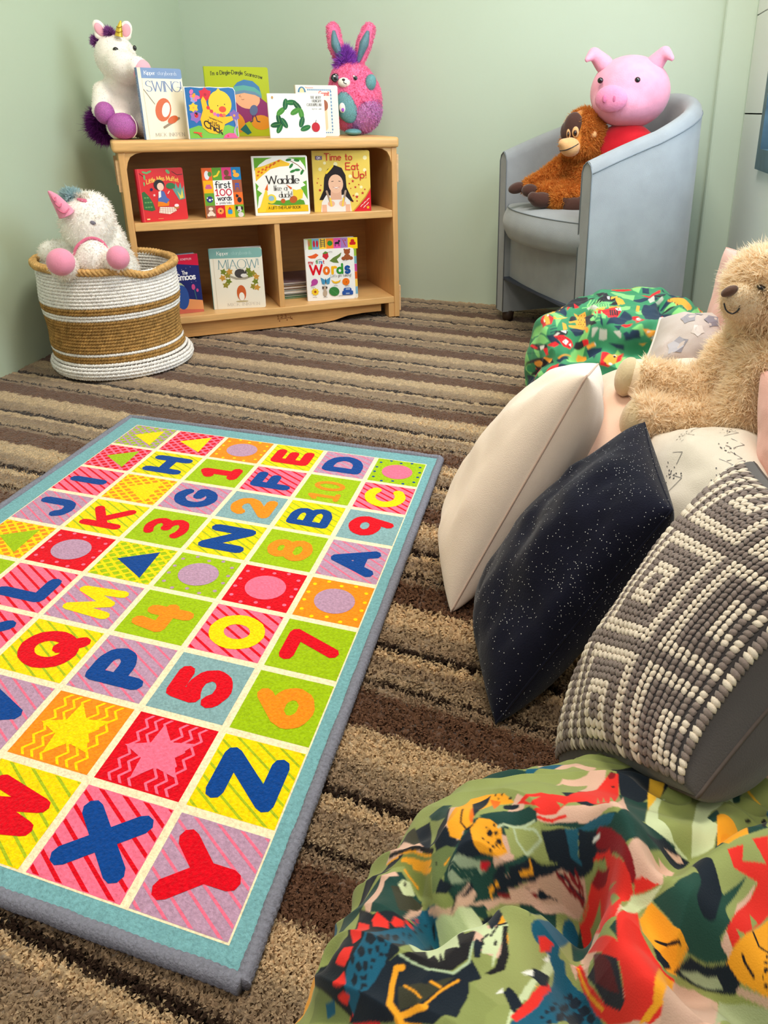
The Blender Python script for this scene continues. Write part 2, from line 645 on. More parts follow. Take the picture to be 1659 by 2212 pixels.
L.new(vv.outputs[0], b.inputs['Base Color'])
bp = N.new('ShaderNodeBump')
bp.inputs['Strength'].default_value = 0.9
bp.inputs['Distance'].default_value = 0.004
L.new(mth('ADD', mth('MULTIPLY', vo.outputs['Distance'], -1.2), nz.outputs['Fac']), bp.inputs['Height'])
L.new(bp.outputs[0], b.inputs['Normal'])

fl = obj('floor', prism_me([(-2.3, -.6), (1.0, -.6), (1.0, 2.82), (-2.3, 2.82)], -0.06, -0.012), cm)
tag(fl, 'carpeted floor with brown and beige stripes', kind='structure')
nr, na = 500, 480
rr = 0.20 * (3.6 / 0.20) ** np.linspace(0, 1, nr)
aa = np.linspace(R(-17), R(78), na)
RR, AA = np.meshgrid(rr, aa, indexing='ij')
RR = RR + (vnoise(AA * 900, RR * 300) - .5) * RR * .003
X, Y = -RR * np.sin(AA), RR * np.cos(AA)
Z = (vnoise(X * 230, Y * 230, 3) - .5) * .007 + (vnoise(X * 90, Y * 120, 9) - .5) * .004 + (vnoise(X * 25, Y * 25, 5) - .5) * .002
phn = np.mod((10.644 - (Y * math.cos(R(2)) + X * math.sin(R(2)))) / .235, 1)
groove = np.exp(-(np.minimum(phn, 1 - phn) / .02) ** 2) + .7 * np.exp(-((phn - .284) / .016) ** 2)
Z = Z - .005 * groove - 0.003
X = np.clip(X, lwx(Y) - .05, rwx(Y) + .05)
Y2 = np.minimum(Y, WB + .05)
pile = fast_mesh(np.stack([X, Y2, Z], -1).reshape(-1, 3), grid_faces(nr, na))
obj('carpet_pile', pile, cm, fl, smooth=True, kind='stuff')
# twisted yarn ends standing up out of the pile
rs_ = np.random.RandomState(12)
nb = 220000
rad_ = .22 * (1.95 / .22) ** (rs_.rand(nb) ** .9)
ang_ = R(-14) + R(88) * rs_.rand(nb) ** 1.15
P_ = np.stack([-rad_ * np.sin(ang_), rad_ * np.cos(ang_)], -1)
eu, ev = np.array([0.99948, 0.0322]), np.array([0.1670, -0.98596])
uv_ = np.linalg.inv(np.stack([eu, ev], 1)) @ P_.T
keep_ = ~((uv_[0] > -1.02) & (uv_[0] < -.232) & (uv_[1] > -1.40) & (uv_[1] < -.355)) & (P_[:, 0] > lwx(P_[:, 1]) + .01) & ~(((P_[:, 0] - .1) / .27) ** 2 + ((P_[:, 1] - .32) / .23) ** 2 < 1) & (P_[:, 0] < .1) & (P_[:, 1] < WB - .01)
P_, rad_ = P_[keep_], rad_[keep_]
nb = len(P_)
phb = np.mod((10.644 - (P_[:, 1] * math.cos(R(2)) + P_[:, 0] * math.sin(R(2))) + .0022 * rs_.randn(nb)) / .235, 1)
cb = np.stack([np.interp(phb, [q[0] for q in STRIPES], [lin(q[1])[k] for q in STRIPES]) for k in range(3)], -1)
cb = cb * ((1.45 + .35 * np.clip(rad_ - .8, 0, 1.2))[:, None] + .28 * rs_.randn(nb, 1)).clip(.6, 2.4)  # brightness painted in against tuft self-shadow and grazing shade, rising with distance
sz = (.0045 + .0022 * rs_.rand(nb)) * np.clip(rad_ / .9, .75, 1.0) * np.clip((1.95 - rad_) / .8, .12, 1) ** .7
th_ = rs_.rand(nb) * 2 * np.pi
dx_ = np.stack([np.cos(th_), np.sin(th_), np.zeros(nb)], -1)
sx_ = np.stack([-np.sin(th_), np.cos(th_), np.zeros(nb)], -1)
b0_ = np.concatenate([P_, np.full((nb, 1), -.004)], 1)
up_ = np.array([0, 0, 1.0])
w1_ = (sz * .34)[:, None]
z1_ = sz[:, None]
W_ = np.stack([b0_ - sx_ * w1_, b0_ + sx_ * w1_, b0_ + up_ * z1_ * 1.0 - sx_ * w1_ + dx_ * z1_ * .35, b0_ + up_ * z1_ * 1.0 + sx_ * w1_ + dx_ * z1_ * .35, b0_ + up_ * z1_ * 1.15 + dx_ * z1_ * 1.0], 1).reshape(-1, 3)
i0_ = np.arange(nb)[:, None] * 5
F_ = np.concatenate([i0_ + [0, 1, 3], i0_ + [0, 3, 2], i0_ + [2, 3, 4]])
cc_ = np.repeat(cb[:, None, :], 5, 1)
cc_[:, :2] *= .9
ytm = bpy.data.materials.new('carpet_yarn')
ytm.use_nodes = True
yn, yl = ytm.node_tree.nodes, ytm.node_tree.links
yn.remove(yn['Principled BSDF'])
ya, yd, yt, ym = yn.new('ShaderNodeAttribute'), yn.new('ShaderNodeBsdfDiffuse'), yn.new('ShaderNodeBsdfTranslucent'), yn.new('ShaderNodeMixShader')
ya.attribute_name = 'Col'
ym.inputs[0].default_value = .35
yl.new(ya.outputs['Color'], yd.inputs['Color'])
yl.new(ya.outputs['Color'], yt.inputs['Color'])
yl.new(yd.outputs[0], ym.inputs[1])
yl.new(yt.outputs[0], ym.inputs[2])
yl.new(ym.outputs[0], yn['Material Output'].inputs[0])
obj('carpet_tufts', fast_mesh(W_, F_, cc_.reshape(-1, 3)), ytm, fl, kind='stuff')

# ------------------------------------------------------------------ alphabet rug
EU, EV = np.array([0.99948, 0.0322]), np.array([0.1670, -0.98596])
RUGU = [-.969, -.856, -.731, -.608, -.488, -.370, -.261]
RUGV = [-1.352, -1.247, -1.138, -1.032, -.920, -.815, -.707, -.598, -.490, -.383]
U0, U1, V0, V1 = -1.014, -.236, -1.394, -.358
RUGZ = 0.010
rc = EU * (U0 + U1) / 2 + EV * (V0 + V1) / 2
rug = empty('alphabet_rug', (rc[0], rc[1], 0), 0, 'colourful alphabet and number rug with grey bound edge lying on the carpet', 'rug')


def rp(u, v, h=0.0):
    q = EU * u + EV * v - rc
    return (q[0], q[1], RUGZ + h)


PILE = M('rug_pile', attr=True, rough=0.95, spec=0.08, bump=(330, 0.75, 0.003), var=(260, 0.16), sheen=0.1)
GREYY = M('rug_binding_yarn', (128, 128, 140), rough=0.95, bump=(500, 0.7, 0.002), var=(300, .15), spec=.1)
CY, CG, CR, CP, CL, CO, CT, CB, CC = (250, 214, 0), (160, 190, 8), (222, 2, 26), (248, 112, 142), (186, 146, 172), (252, 140, 24), (134, 168, 172), (8, 66, 142), (248, 228, 190)
CT2, CGL = (118, 168, 174), (170, 186, 30)
pr = Print()
pr.add([rect(U0, V0, U1, V1)], CT2)
pr.add([rect(RUGU[0] - .002, RUGV[0] - .002, RUGU[6] + .002, RUGV[9] + .002)], CC)
pr.build('printed_border', rp, PILE, rug)
obj('backing', prism_me([rp(a, c)[:2] for a, c in rect(U0, V0, U1, V1)], 0.001, RUGZ), GREYY, rug)
# bound edge: one run of wrapped yarn along each side
for k, (p0, p1) in enumerate(zip(rect(U0, V0, U1, V1), rect(U0, V0, U1, V1)[1:] + [(U0, V0)])):
    n = 700
    t = np.linspace(0, 1, n)
    base = np.array([rp(p0[0] + (p1[0] - p0[0]) * s, p0[1] + (p1[1] - p0[1]) * s) for s in t])
    base[:, 2] = .0075
    ln = np.linalg.norm(base[-1] - base[0])
    rad = .0072 + .0010 * np.abs(np.sin(t * ln * 420)) + .0012 * (vnoise(t * ln * 60, k * 7.3) - .5)
    base[:, 2] += .002 * (vnoise(t * ln * 25, k * 3.1) - .5)
    V, F = tube(base, rad, 8)
    obj('bound_edge', mesh(V, F), GREYY, rug, smooth=True)
rows = [
    [(CG, 'h', CL, '^', CY), (CR, 'h', CP, '^', CY), (CO, 'd', CY, 'o', CL), (CY, 's', CGL, 'E', CR), (CL, 's', CP, 'D', CB), (CG, 'd', CB, 'o', CP)],
    [(CR, 'h', CP, '^', CG), (CY, 's', CGL, 'H', CB), (CG, '', 0, '1', CR), (CP, 's', CR, 'F', CB), (CG, '', 0, '10', CO), (CP, 's', CR, 'C', CY)],
    [(CP, 's', CR, 'I', CB), (CO, 'h', CY, '^', CY), (CL, 's', CP, 'G', CB), (CT, '', 0, '2', CO), (CY, 's', CGL, 'B', CB), (CT, '', 0, '9', CR)],
    [(CL, 's', CP, 'J', CB), (CY, 's', CGL, 'K', CR), (CG, '', 0, '3', CR), (CY, 's', CGL, 'N', CB), (CG, '', 0, '8', CO), (CL, 's', CP, 'A', CB)],
    [(CO, 'h', CY, '^', CG), (CR, 'd', CP, 'o', CL), (CG, 'h', CY, '^', CB), (CG, 'd', CL, 'o', CL), (CR, 'd', CP, 'o', CP), (CO, 'd', CY, 'o', CL)],
    [(CG, '', 0, 'o', CL), (CP, 's', CR, 'L', CB), (CL, 's', CP, 'M', CY), (CG, '', 0, '4', CO), (CP, 's', CR, 'O', CY), (CG, '', 0, '7', CR)],
    [(CY, 's', CGL, 'S', CR), (CP, 's', CR, 'R', CB), (CY, 's', CGL, 'Q', CR), (CL, 's', CP, 'P', CB), (CT, '', 0, '5', CR), (CG, '', 0, '6', CO)],
    [(CP, 's', CR, 'T', CB), (CY, 's', CGL, 'U', CR), (CL, 's', CP, 'V', CB), (CO, 'w', CY, '*', CY), (CR, 'w', CP, '*', CP), (CY, 's', CGL, 'Z', CB)],
    [(CO, 'd', CY, 'o', CL), (CG, 'h', CY, '^', CB), (CR, 'd', CP, 'o', CP), (CY, 's', CGL, 'W', CR), (CP, 's', CR, 'X', CB), (CL, 's', CP, 'Y', CR)]]
rnd = random.Random(4)
for r_, row in enumerate(rows):
    for c_, (bg, pat, pc, gl, gc) in enumerate(row):
        ua, ub, va, vb = RUGU[c_], RUGU[c_ + 1], RUGV[r_], RUGV[r_ + 1]
        i = .0048
        ua += i if c_ else 0
        ub -= i if c_ < 5 else 0
        va += i if r_ else 0
        vb -= i if r_ < 8 else 0
        W_, H_ = vb - va, ub - ua      # letter frame: x away from viewer, y to the left

        def pl(x, y, h, ub=ub, vb=vb, W_=W_, H_=H_):
            return rp(ub - y * H_, vb - x * W_, h)
        q = Print()
        q.layer = 2
        q.add([rect(0, 0, 1, 1)], bg)
        S = []
        if pat == 's':
            for k in range(-3, 9):
                x = k * .17 + rnd.uniform(-.01, .01)
                S += [clip(s, 0.01, 0.01, .99, .99) for s in stroke([(x - .45, -.1), (x + .45 - .15, 1.1)], .038 if pc == CR else .028)]
        if pat == 'h':
            for k in range(-6, 9):
                x = k * .18
                S += [clip(s, 0.0, 0.0, 1, 1) for s in stroke([(x, -.1), (x + 1.0, 1.1)], .045) + stroke([(x + .85, -.1), (x - .25, 1.1)], .045)]
        if pat == 'd':
            for k in range(14):
                a = k * 2 * math.pi / 14
                rr_ = .40 + .13 * abs(math.sin(2 * a))
                S.append(ell(.5 + rr_ * math.cos(a), .5 + rr_ * math.sin(a), .032, n=8))
        if pat == 'w':
            for sy in (-1, 1):
                for base in (.16, .28, .40):
                    pts = [(k * .1, .5 + sy * (.5 - base) + (.04 if k % 2 else -.04)) for k in range(0, 11)]
                    S += [clip(s, 0.02, 0.02, .98, .98) for s in stroke(pts, .03)]
        if S:
            q.add([s for s in S if s], pc)
        sq = q.build('printed_square', pl, PILE, rug)
        q = Print()
        q.layer = 5
        if gl == '^':
            q.add([[(.12, .2), (.88, .24), (.5, .78)]], gc)
        elif gl == 'o':
            q.add([ell(.5, .5, .31, .31, 28)], gc)
        elif gl == '*':
            q.add([star(.5, .5, .42, 90, .46)], gc)
        else:
            tt = []
            if gl == '10':
                tt = text('1', .2, .26, .5, .2, align='c') + text('0', .62, .26, .5, .2, align='c', squeeze=.8)
            else:
                gw = GL[gl][0]
                hh = .58
                sqz = min(1.25, .52 / (gw * hh)) if gw > .2 else 1
                tt = text(gl, .5, .5 - hh / 2, hh, .36 if gl not in '38MWKB' else .29, align='c', squeeze=sqz)
            q.add(tt, gc)
        q.build('printed_motif', pl, PILE, sq)

# ------------------------------------------------------------------ bookcase
def wood(name, rgb, s=(6, 30, 30)):
    return M(name, rgb, rough=0.38, var=(4, 0.10), bump=(9, 0.05, 0.001), spec=0.45, stretch=s)


MAPLE = wood('maple_board', (226, 178, 116), (3, 40, 40))
MAPLEV = wood('maple_upright', (218, 168, 108), (40, 40, 3))
MAPLED = wood('maple_back_panel', (196, 146, 92), (3, 30, 30))
SHA = R(42.5)
SHX, SHY = -1.6398, 1.871
case = empty('bookcase', (SHX, SHY, 0), SHA, 'low maple bookcase with divided shelves standing across the corner', 'bookcase')
BW, BD = 0.869, 0.325
obj('top_board', box_me(-.014, BW + .006, -.010, BD + .004, .583, .617, .011, 4), MAPLE, case, smooth=True)
obj('side_panel', box_me(0, .019, 0, BD, 0, .583, .003), MAPLEV, case)
obj('side_panel', box_me(BW - .019, BW, 0, BD, 0, .583, .003), MAPLEV, case)
obj('back_panel', box_me(.019, BW - .019, BD - .012, BD - .002, .055, .583), MAPLED, case)
obj('shelf_board', box_me(.019, BW - .019, .002, BD - .012, .353, .378, .003), MAPLE, case)
obj('shelf_board', box_me(.019, BW - .019, .002, BD - .012, .052, .075, .003), MAPLE, case)
obj('divider', box_me(.441, .459, .006, BD - .012, .075, .353, .002), MAPLEV, case)
kick = [(.05, 0.002), (.58, 0.002), (.63, .006), (.68, .018), (.74, .022), (.805, .022), (.805, .052), (.03, .052), (.03, .012)]
kp = obj('kick_board', prism_me(kick, .020, .036, 'y'), wood('kick_maple', (206, 152, 92), (3, 40, 40)), case)
obj('foot_block', box_me(BW - .040, BW - .019, .004, .05, .0, .052, .002), MAPLEV, case)
obj('foot_block', box_me(.019, .040, .004, .05, .0, .052, .002), MAPLEV, case)
lg = Print()
lg.add(stroke([(-.02, .006), (.02, .008)], .0016) + stroke([(.02, .008), (.032, .001)], .0016)
       + [ell(-.014, .0, .0022), ell(.012, .001, .0022)]
       + text("1", -.02, .009, .010, .16) + text("2", -.009, .010, .010, .16) + text("3", .004, .010, .010, .16)
       + stroke([(.024, .012), (.026, .004), (.030, .006)], .002), (120, 62, 30))
lg.build('burnt_logo', lambda a, c, h: (.452 + a, .0198 - h, .024 + c), PRINT, kp)
for sx, x0 in ((1, .019), (-1, BW - .019)):
    br = [(x0, .583), (x0 + sx * .050, .583), (x0 + sx * .030, .579), (x0 + sx * .014, .570), (x0 + sx * .006, .556), (x0, .535)]
    obj('corner_brace', prism_me(br, .004, .018, 'y'), MAPLE, case)
CLIPM = wood('clip_wood', (226, 186, 140))
for x0, x1 in ((-.009, 0), (BW, BW + .009)):
    for y0, z0 in ((.012, .47), (.26, .47), (.012, .02)):
        cl = [(y0, z0), (y0 + .02, z0 + .006), (y0 + .026, z0 + .03), (y0 + .020, z0 + .05), (y0 + .026, z0 + .075), (y0 + .012, z0 + .092), (y0 - .002, z0 + .09)]
        obj('side_clip', prism_me(cl, x0, x1, 'x'), CLIPM, case)

# ------------------------------------------------------------------ picture books
PAGE = M('page_card', (238, 234, 224), rough=.6, var=(30, .05))
BK = {
    'swing': (0.086, 0.022, 0.617, 24.5, 0.135, 0.199, 2), 'chick': (0.209, 0.018, 0.617, 10.5, 0.151, 0.149, 2),
    'scare': (0.300, 0.240, 0.617, 0.5, 0.205, 0.217, 4), 'larva': (0.454, 0.014, 0.617, 0.5, 0.176, 0.132, 5),
    'dog': (0.569, 0.120, 0.617, 6.5, 0.142, 0.160, 2), 'muffet': (0.045, 0.012, 0.378, 17.5, 0.140, 0.156, 2),
    'first': (0.236, 0.030, 0.378, 4.5, 0.118, 0.153, 3), 'waddle': (0.391, 0.030, 0.378, -3.5, 0.174, 0.185, 2),
    'eat': (0.590, 0.045, 0.378, -7.5, 0.189, 0.197, 2), 'space': (0.048, 0.042, 0.075, 6.5, 0.150, 0.190, 4),
    'miaow': (0.233, 0.060, 0.075, -7.5, 0.168, 0.200, 3), 'words': (0.549, 0.050, 0.075, -4.5, 0.172, 0.213, 2)}


def book(key, label, spine, thick, opening, leaves, cover_poly=None, covers=(240, 240, 236), back=None, group='picture books on the bookcase', rnd_=.006):
    al, dep, z, ra, L, H, lean = BK[key]
    c, s = math.cos(SHA), math.sin(SHA)
    e = empty('picture_book', (SHX + al * c - dep * s, SHY + al * s + dep * c, z + .0005), SHA + R(ra - 4), label, 'book', group)
    e.rotation_euler = (-R(lean), 0, SHA + R(ra - 4))
    cm_ = M('cover_card_%s' % key, covers, rough=.4, var=(20, .02))
    sm_ = M('spine_card_%s' % key, spine, rough=.4, var=(20, .03))
    poly = cover_poly or ([(0, 0)] + rrect(0, 0, L, H, rnd_)[0:10] + [(0, H)])
    t = .0022
    obj('front_cover', prism_me(poly, 0, t, 'y'), cm_, e)
    # leaves fan out from the spine, each a stiff card hinged at x = 0
    for k in range(leaves + 1):
        f = (k + 1) / (leaves + 1)
        ang = R(opening * f)
        y0 = t + (thick - t) * f
        th = min(.0035, (thick - t) / (leaves + 1) * .8) if k < leaves else t
        last = k == leaves
        w_ = L * (.985 if not last else 1)
        P4 = [(0.002, y0 - th), (0.002, y0), (w_ * math.cos(ang) - th * math.sin(ang) * 0, y0 + w_ * math.sin(ang)), (w_ * math.cos(ang) + th * math.sin(ang), y0 - th + w_ * math.sin(ang))]
        obj('back_cover' if last else 'page_leaf', prism_me(P4, 0.001 if not last else 0, H - (.002 if not last else 0), 'z'), (M('back_card_%s' % key, back or spine, rough=.4) if last else PAGE), e)
    obj('spine', box_me(-.0022, 0.001, 0, thick, 0, H, .0006, 1), sm_, e)
    p = Print()
    return e, p, L / H, H, poly


def finish(e, p, H):
    return p.build('cover_print', lambda a, c, h: (a * H, -h, c * H), PRINT, e)


CRM = (243, 236, 214)
# cream book, blue band
e, p, a, H, poly = book('swing', 'tall cream book with a blue top band leaning beside the white unicorn', (110, 138, 178), .012, 6, 2, covers=CRM)
p.add([(x / H, y / H) for x, y in poly], CRM)
p.add([rrect(0, .855, a, 1, .03)], (118, 146, 190))
p.add([rect(0, .855, .05, 1)], (240, 226, 200)).add([rect(.05, 0, .056, .85)], (214, 200, 170))
p.add(text('Kipper', .10, .905, .052, .14, serif=True, gap=.12), (250, 250, 250), False)
p.add(text('storyboards', .30, .905, .052, .09, serif=True, gap=.14, width=.30), (226, 232, 244), False)
p.add(text('SWING!', .10, .675, .145, .10, serif=True, gap=.1, width=.55), (104, 128, 176))
p.add(stroke([(.06, .70), (.2, .50)], .010) + stroke([(.3, .17), (.55, .30)], .035), (150, 132, 108))
p.add([ell(.32, .42, .12, .17, 20, rot=-20)], (216, 98, 40)).add([ell(.36, .42, .06, .11, 16, rot=-20)], (246, 240, 228)).add([ell(.45, .28, .09, .05, 16, rot=25)], (216, 98, 40))
p.add(text('MICK INKPEN', .15, .04, .052, .09, serif=True, gap=.25, width=.46), (150, 150, 150))
sp = finish(e, p, H)
q = Print()
q.add(text('SWING! MICK INKPEN', -.90, -.012 - .010, .028, .14, width=.80), (236, 236, 236))
q.build('spine_print', lambda u_, v_, h: (-.0022 - h, .006 - (v_ + .012) * H, -u_ * H), PRINT, e)

# chick book, wavy top
al, dep, z, ra, L, H, lean = BK['chick']
wav = [(0, 0), (L - .006, 0), (L, .006), (L, H * .93), (L * .97, H * .985), (L * .88, H), (L * .7, H * .985), (L * .5, H), (L * .3, H * .985), (L * .12, H), (0, H * .99)]
e, p, a, H, poly = book('chick', 'small bright blue board book with a yellow chick and a wavy top edge', (236, 232, 226), .012, 3, 2, cover_poly=wav)
p.add([(x / H, y / H) for x, y in wav], (244, 242, 236))
p.add([(x / H * .985 + .006, y / H * .985 + .004) for x, y in wav], (34, 108, 176))
p.add([[(0.01, 0.01), (a - .02, 0.01), (a - .01, .2), (a * .8, .27), (a * .5, .2), (a * .2, .26), (0.01, .2)]], (120, 190, 70))
for cx, cy, r_, c_ in ((.40, .85, .14, (216, 34, 58)), (.14, .60, .10, (250, 200, 40)), (.17, .43, .13, (146, 106, 190)), (.16, .76, .08, (150, 160, 220)), (.95, .45, .12, (130, 96, 180))):
    p.add([star(cx, cy, r_, 30, .72, 6)], c_).add([ell(cx, cy, r_ * .2)], (240, 160, 60) if r_ != .14 else (180, 20, 40), False)
p.add([ell(.13, .90, .05, .035, rot=60), ell(.23, .80, .06, .035, rot=-20), ell(.12, .82, .03), ell(.20, .75, .03)], (246, 110, 170)).add([ell(.17, .83, .03, .05, rot=-30)], (244, 160, 40))
p.add([ell(.18, .46, .04, .05)], (226, 40, 60)).add([ell(.19, .47, .014), ell(.165, .44, .01), ell(.18, .495, .03, .018)], (40, 20, 30))
p.add([[(.32, .55), (.30, .74), (.35, .82), (.40, .74), (.42, .62), (.50, .50), (.70, .42), (.90, .44), (.92, .36), (.74, .28), (.68, .14), (.55, .09), (.40, .12), (.28, .22), (.25, .38)]], (250, 190, 20))
p.add([ell(.68, .68, .235, .25, 24)], (252, 204, 40)).add([[(.60, .90), (.67, .975), (.74, .90)]], (252, 204, 40), False)
p.add([ell(.72, .57, .075, .06)], (226, 78, 40)).add([ell(.63, .64, .011), ell(.77, .665, .011)], (40, 30, 20), False)
for i, c_ in enumerate(((226, 50, 60), (220, 60, 60), (236, 110, 170), (150, 100, 200), (226, 60, 90), (236, 120, 60))):
    p.add([ell(.43 + i * .062, .60 - .09 * math.sin(min(1, i / 3.2) * 1.57) * 1.6, .035)], c_, False)
p.add([[(.94, .38), (.99, .36), (1.0, .26), (.95, .16), (.96, .06), (.91, .06), (.91, .16), (.96, .26)]], (170, 160, 190))
p.add([[(.68, .01), (.72, .07), (.80, .11), (.92, .10), (a - .01, .01)]], (240, 90, 150)).add([ell(.78, .05, .02), ell(.86, .03, .02), ell(.92, .07, .015)], (216, 40, 90), False)
p.add(stroke([(.10, .13), (.24, .11)], .03) + stroke([(.18, .12), (.24, .05)], .03), (224, 84, 50))
p.add(text('Little', .40, .30, .085, .13, serif=True, gap=.14, slant=.1, curve=lambda x: -.35 * (x - .40)) + text('Chick', .32, .235, .13, .17, gap=.12, curve=lambda x: -.42 * (x - .32)), (40, 30, 20))
p.add(text('Springtime Stories', .43, .405, .03, .14, gap=.2, width=.26, curve=lambda x: -.4 * (x - .43)), (70, 50, 30))
finish(e, p, H)

# lime book behind
e, p, a, H, poly = book('scare', 'large lime green book with a child in a blue woolly hat at the back', (150, 174, 30), .010, 4, 2, covers=(176, 190, 24))
p.add([(x / H, y / H) for x, y in poly], (176, 190, 24))
cv = lambda x: .03 + .10 * math.sin(min(1, max(0, x) / .45) * 1.5) - .25 * max(0, x - .5) ** 1.3
p.add(text("I'm a Dingle-Dangle Scarecrow", .09, .865, .055, .15, gap=.2, width=.76, curve=lambda x: .03 * math.sin(x * 3.4) - .13 * max(0, x - .52)), (34, 40, 30))
p.add([[(.34, .10), (.30, .28), (.36, .50), (.52, .56), (.80, .56), (.92, .46), (.94, .20), (.80, .12), (.60, .22)]], (140, 46, 108))
p.add([ell(.42, .20, .11, .15, rot=15), ell(.78, .20, .15, .11)], (222, 146, 40)).add([[(.45, .10), (.54, .18), (.62, .05), (.56, .02)]], (28, 110, 110))
p.add([ell(.60, .55, .19, .15, 22, rot=-8)], (240, 176, 136))
p.add(stroke([(.50, .60), (.48, .58), (.51, .57)], .006) + stroke([(.51, .54), (.53, .53), (.55, .54)], .006), (130, 80, 60))
p.add([[(.40, .60), (.41, .72), (.47, .78), (.57, .82), (.70, .80), (.79, .72), (.82, .60), (.72, .65), (.60, .68), (.48, .66)]], (66, 124, 178))
p.add([[(.405, .64), (.41, .72), (.56, .74), (.72, .71), (.81, .64), (.82, .58), (.70, .64), (.55, .665)]], (96, 168, 160)).add([[(.40, .60), (.405, .645), (.56, .672), (.72, .645), (.82, .58), (.815, .55), (.72, .60), (.56, .63)]], (104, 140, 170), False)
p.add([ell(.68, .38, .06, .08, rot=-20)], (92, 108, 150)).add(stroke([(.66, .30), (.65, .22), (.62, .21)], .014) + stroke([(.70, .30), (.72, .22), (.76, .21)], .014), (50, 60, 90))
p.add([ell(.36, .68, .02, .04, rot=40), [(.30, .52), (.36, .56), (.40, .50), (.34, .46)]], (206, 80, 50))
finish(e, p, H)

# white landscape book: plain leaves stand in for the cover picture
e, p, a, H, poly = book('larva', 'white landscape board book with green picture at the front of the bookcase top', (236, 234, 230), .010, 3, 2, covers=(244, 243, 240))
p.add([(x / H, y / H) for x, y in poly], (246, 245, 242))
for k, (cx, cy, rot) in enumerate(((.22, .22, 60), (.22, .42, 100), (.28, .60, 40), (.40, .76, 80), (.54, .80, 0), (.68, .72, -50), (.76, .55, -80), (.76, .36, 70), (.84, .22, 20), (.14, .30, 10), (.62, .60, 30), (.34, .34, 120))):
    g = ((30, 110, 56), (16, 84, 48), (70, 140, 50), (22, 96, 60))[k % 4]
    p.add([ell(cx, cy, .13, .062, 14, rot=rot)], g).add(stroke([(cx - .10 * math.cos(R(rot)), cy - .10 * math.sin(R(rot))), (cx + .10 * math.cos(R(rot)), cy + .10 * math.sin(R(rot)))], .008), (120, 170, 80), False)
p.add([ell(1.09, .24, .10, .11)], (196, 26, 44)).add(stroke([(1.09, .33), (1.11, .40)], .012), (80, 60, 30), False)
for i, (t_, y_) in enumerate((('THE VERY', .885), ('HUNGRY', .805), ('CATERPILLAR', .72))):
    p.add(text(t_, a - .07, y_, .062, .12, serif=True, gap=.1, align='r', squeeze=.68), (70, 66, 66), False)
p.add(text('by Eric Carle', a - .07, .64, .04, .1, serif=True, gap=.14, align='r', squeeze=.8), (100, 96, 96), False)
p.add([ell(.10, .91, .024, .03)], (196, 150, 90))
finish(e, p, H)

# cream book with blue checked border
e, p, a, H, poly = book('dog', 'cream board book with a blue chequered border half hidden by the white one', (230, 224, 210), .016, 9, 3, covers=(246, 238, 220), back=(190, 196, 190))
p.add([(x / H, y / H) for x, y in poly], (248, 240, 224))
for k in range(24):
    c_ = (84, 126, 176) if k % 2 else (196, 214, 224)
    p.add([rect(.22 + k * .0215, .895, .2415 + k * .0215, .925)], c_, False)
    p.add([rect(.72 + .0, .08 + k * .034, .75, .114 + k * .034)], c_, False)
    if k > 13:
        p.add([rect(.22 + k * .0215, .06, .2415 + k * .0215, .085)], c_, False)
p.add(text('Gromit', .48, .80, .085, .17, gap=.14, width=.22), (214, 62, 52)).add([q_ for k in range(4) for q_ in stroke([(.27 + k * .045, .82), (.29 + k * .045, .835)], .010)], (214, 62, 52), False)
p.add(stroke([(.20, .96), (.23, .945), (.36, .948)], .010), (214, 80, 70), False)
p.add([ell(.12, .86, .085, .11, 14, 0, 180)], (60, 120, 160)).add([ell(.12, .86, .05, .085, 12, 0, 180)], (244, 214, 160))
p.add([rrect(.30, .1, .64, .70, .08)], (238, 208, 168)).add([rrect(.36, .5, .66, .72, .09)], (160, 84, 40))
finish(e, p, H)

# red book
e, p, a, H, poly = book('muffet', 'red picture book with a dark haired girl and a checked cloth on the middle shelf', (186, 20, 44), .015, 10, 3, covers=(218, 40, 48), back=(90, 110, 60))
RED = (220, 44, 50)
p.add([(x / H, y / H) for x, y in poly], RED)
p.add([rect(0.0, 0, .03, 1)], (196, 26, 44)).add([rect(.03, 0, .042, 1)], (236, 90, 90), False)
p.add(text('Little Miss Muffet', .17, .70, .085, .15, gap=.16, width=.62, curve=lambda x: .07 * math.sin((x - .12) * 4.2)), (240, 200, 90))
p.add([ell(.16, .93, .06, .02, rot=-20), ell(.24, .94, .05, .02, rot=20), ell(.14, .84, .02, .05), ell(.60, .93, .03, .05, rot=40), ell(.12, .72, .015, .04)], (110, 170, 110))
p.add(stroke([(.68, .93), (.78, .86), (.88, .87)], .012) + stroke([(.05, .92), (.12, .86)], .010), (60, 30, 30))
p.add([[(.05, .24), (.05, .56), (.10, .58), (.18, .48), (.24, .36), (.27, .22), (.20, .20)]], (52, 110, 60)).add([ell(.10 + .05 * (k % 3), .28 + .09 * (k // 3), .022, .014) for k in range(8)], (110, 160, 90))
p.add([[(.76, .38), (.64, .62), (.70, .60), (.72, .72), (.77, .60), (.82, .72), (.84, .58), (.88, .66), (.88, .40)]], (96, 160, 150)).add([[(.78, .40), (.74, .56), (.80, .46), (.84, .60), (.85, .42)]], (226, 210, 90))
p.add([ell(.62, .66, .09, .06)], (50, 120, 70))
p.add([[(.32, .28), (.34, .38), (.46, .40), (.56, .36), (.54, .28)]], (240, 130, 20))
p.add([[(.34, .38), (.36, .50), (.42, .58), (.48, .56), (.52, .44), (.57, .40), (.50, .33), (.44, .36)]], (84, 110, 180)).add([[(.36, .44), (.37, .56), (.42, .58), (.41, .46)]], (240, 240, 240))
p.add([ell(.40, .69, .105, .10)], (40, 36, 44)).add([ell(.42, .655, .065, .075)], (250, 206, 186)).add(stroke([(.55, .52), (.58, .56)], .02), (250, 206, 186), False)
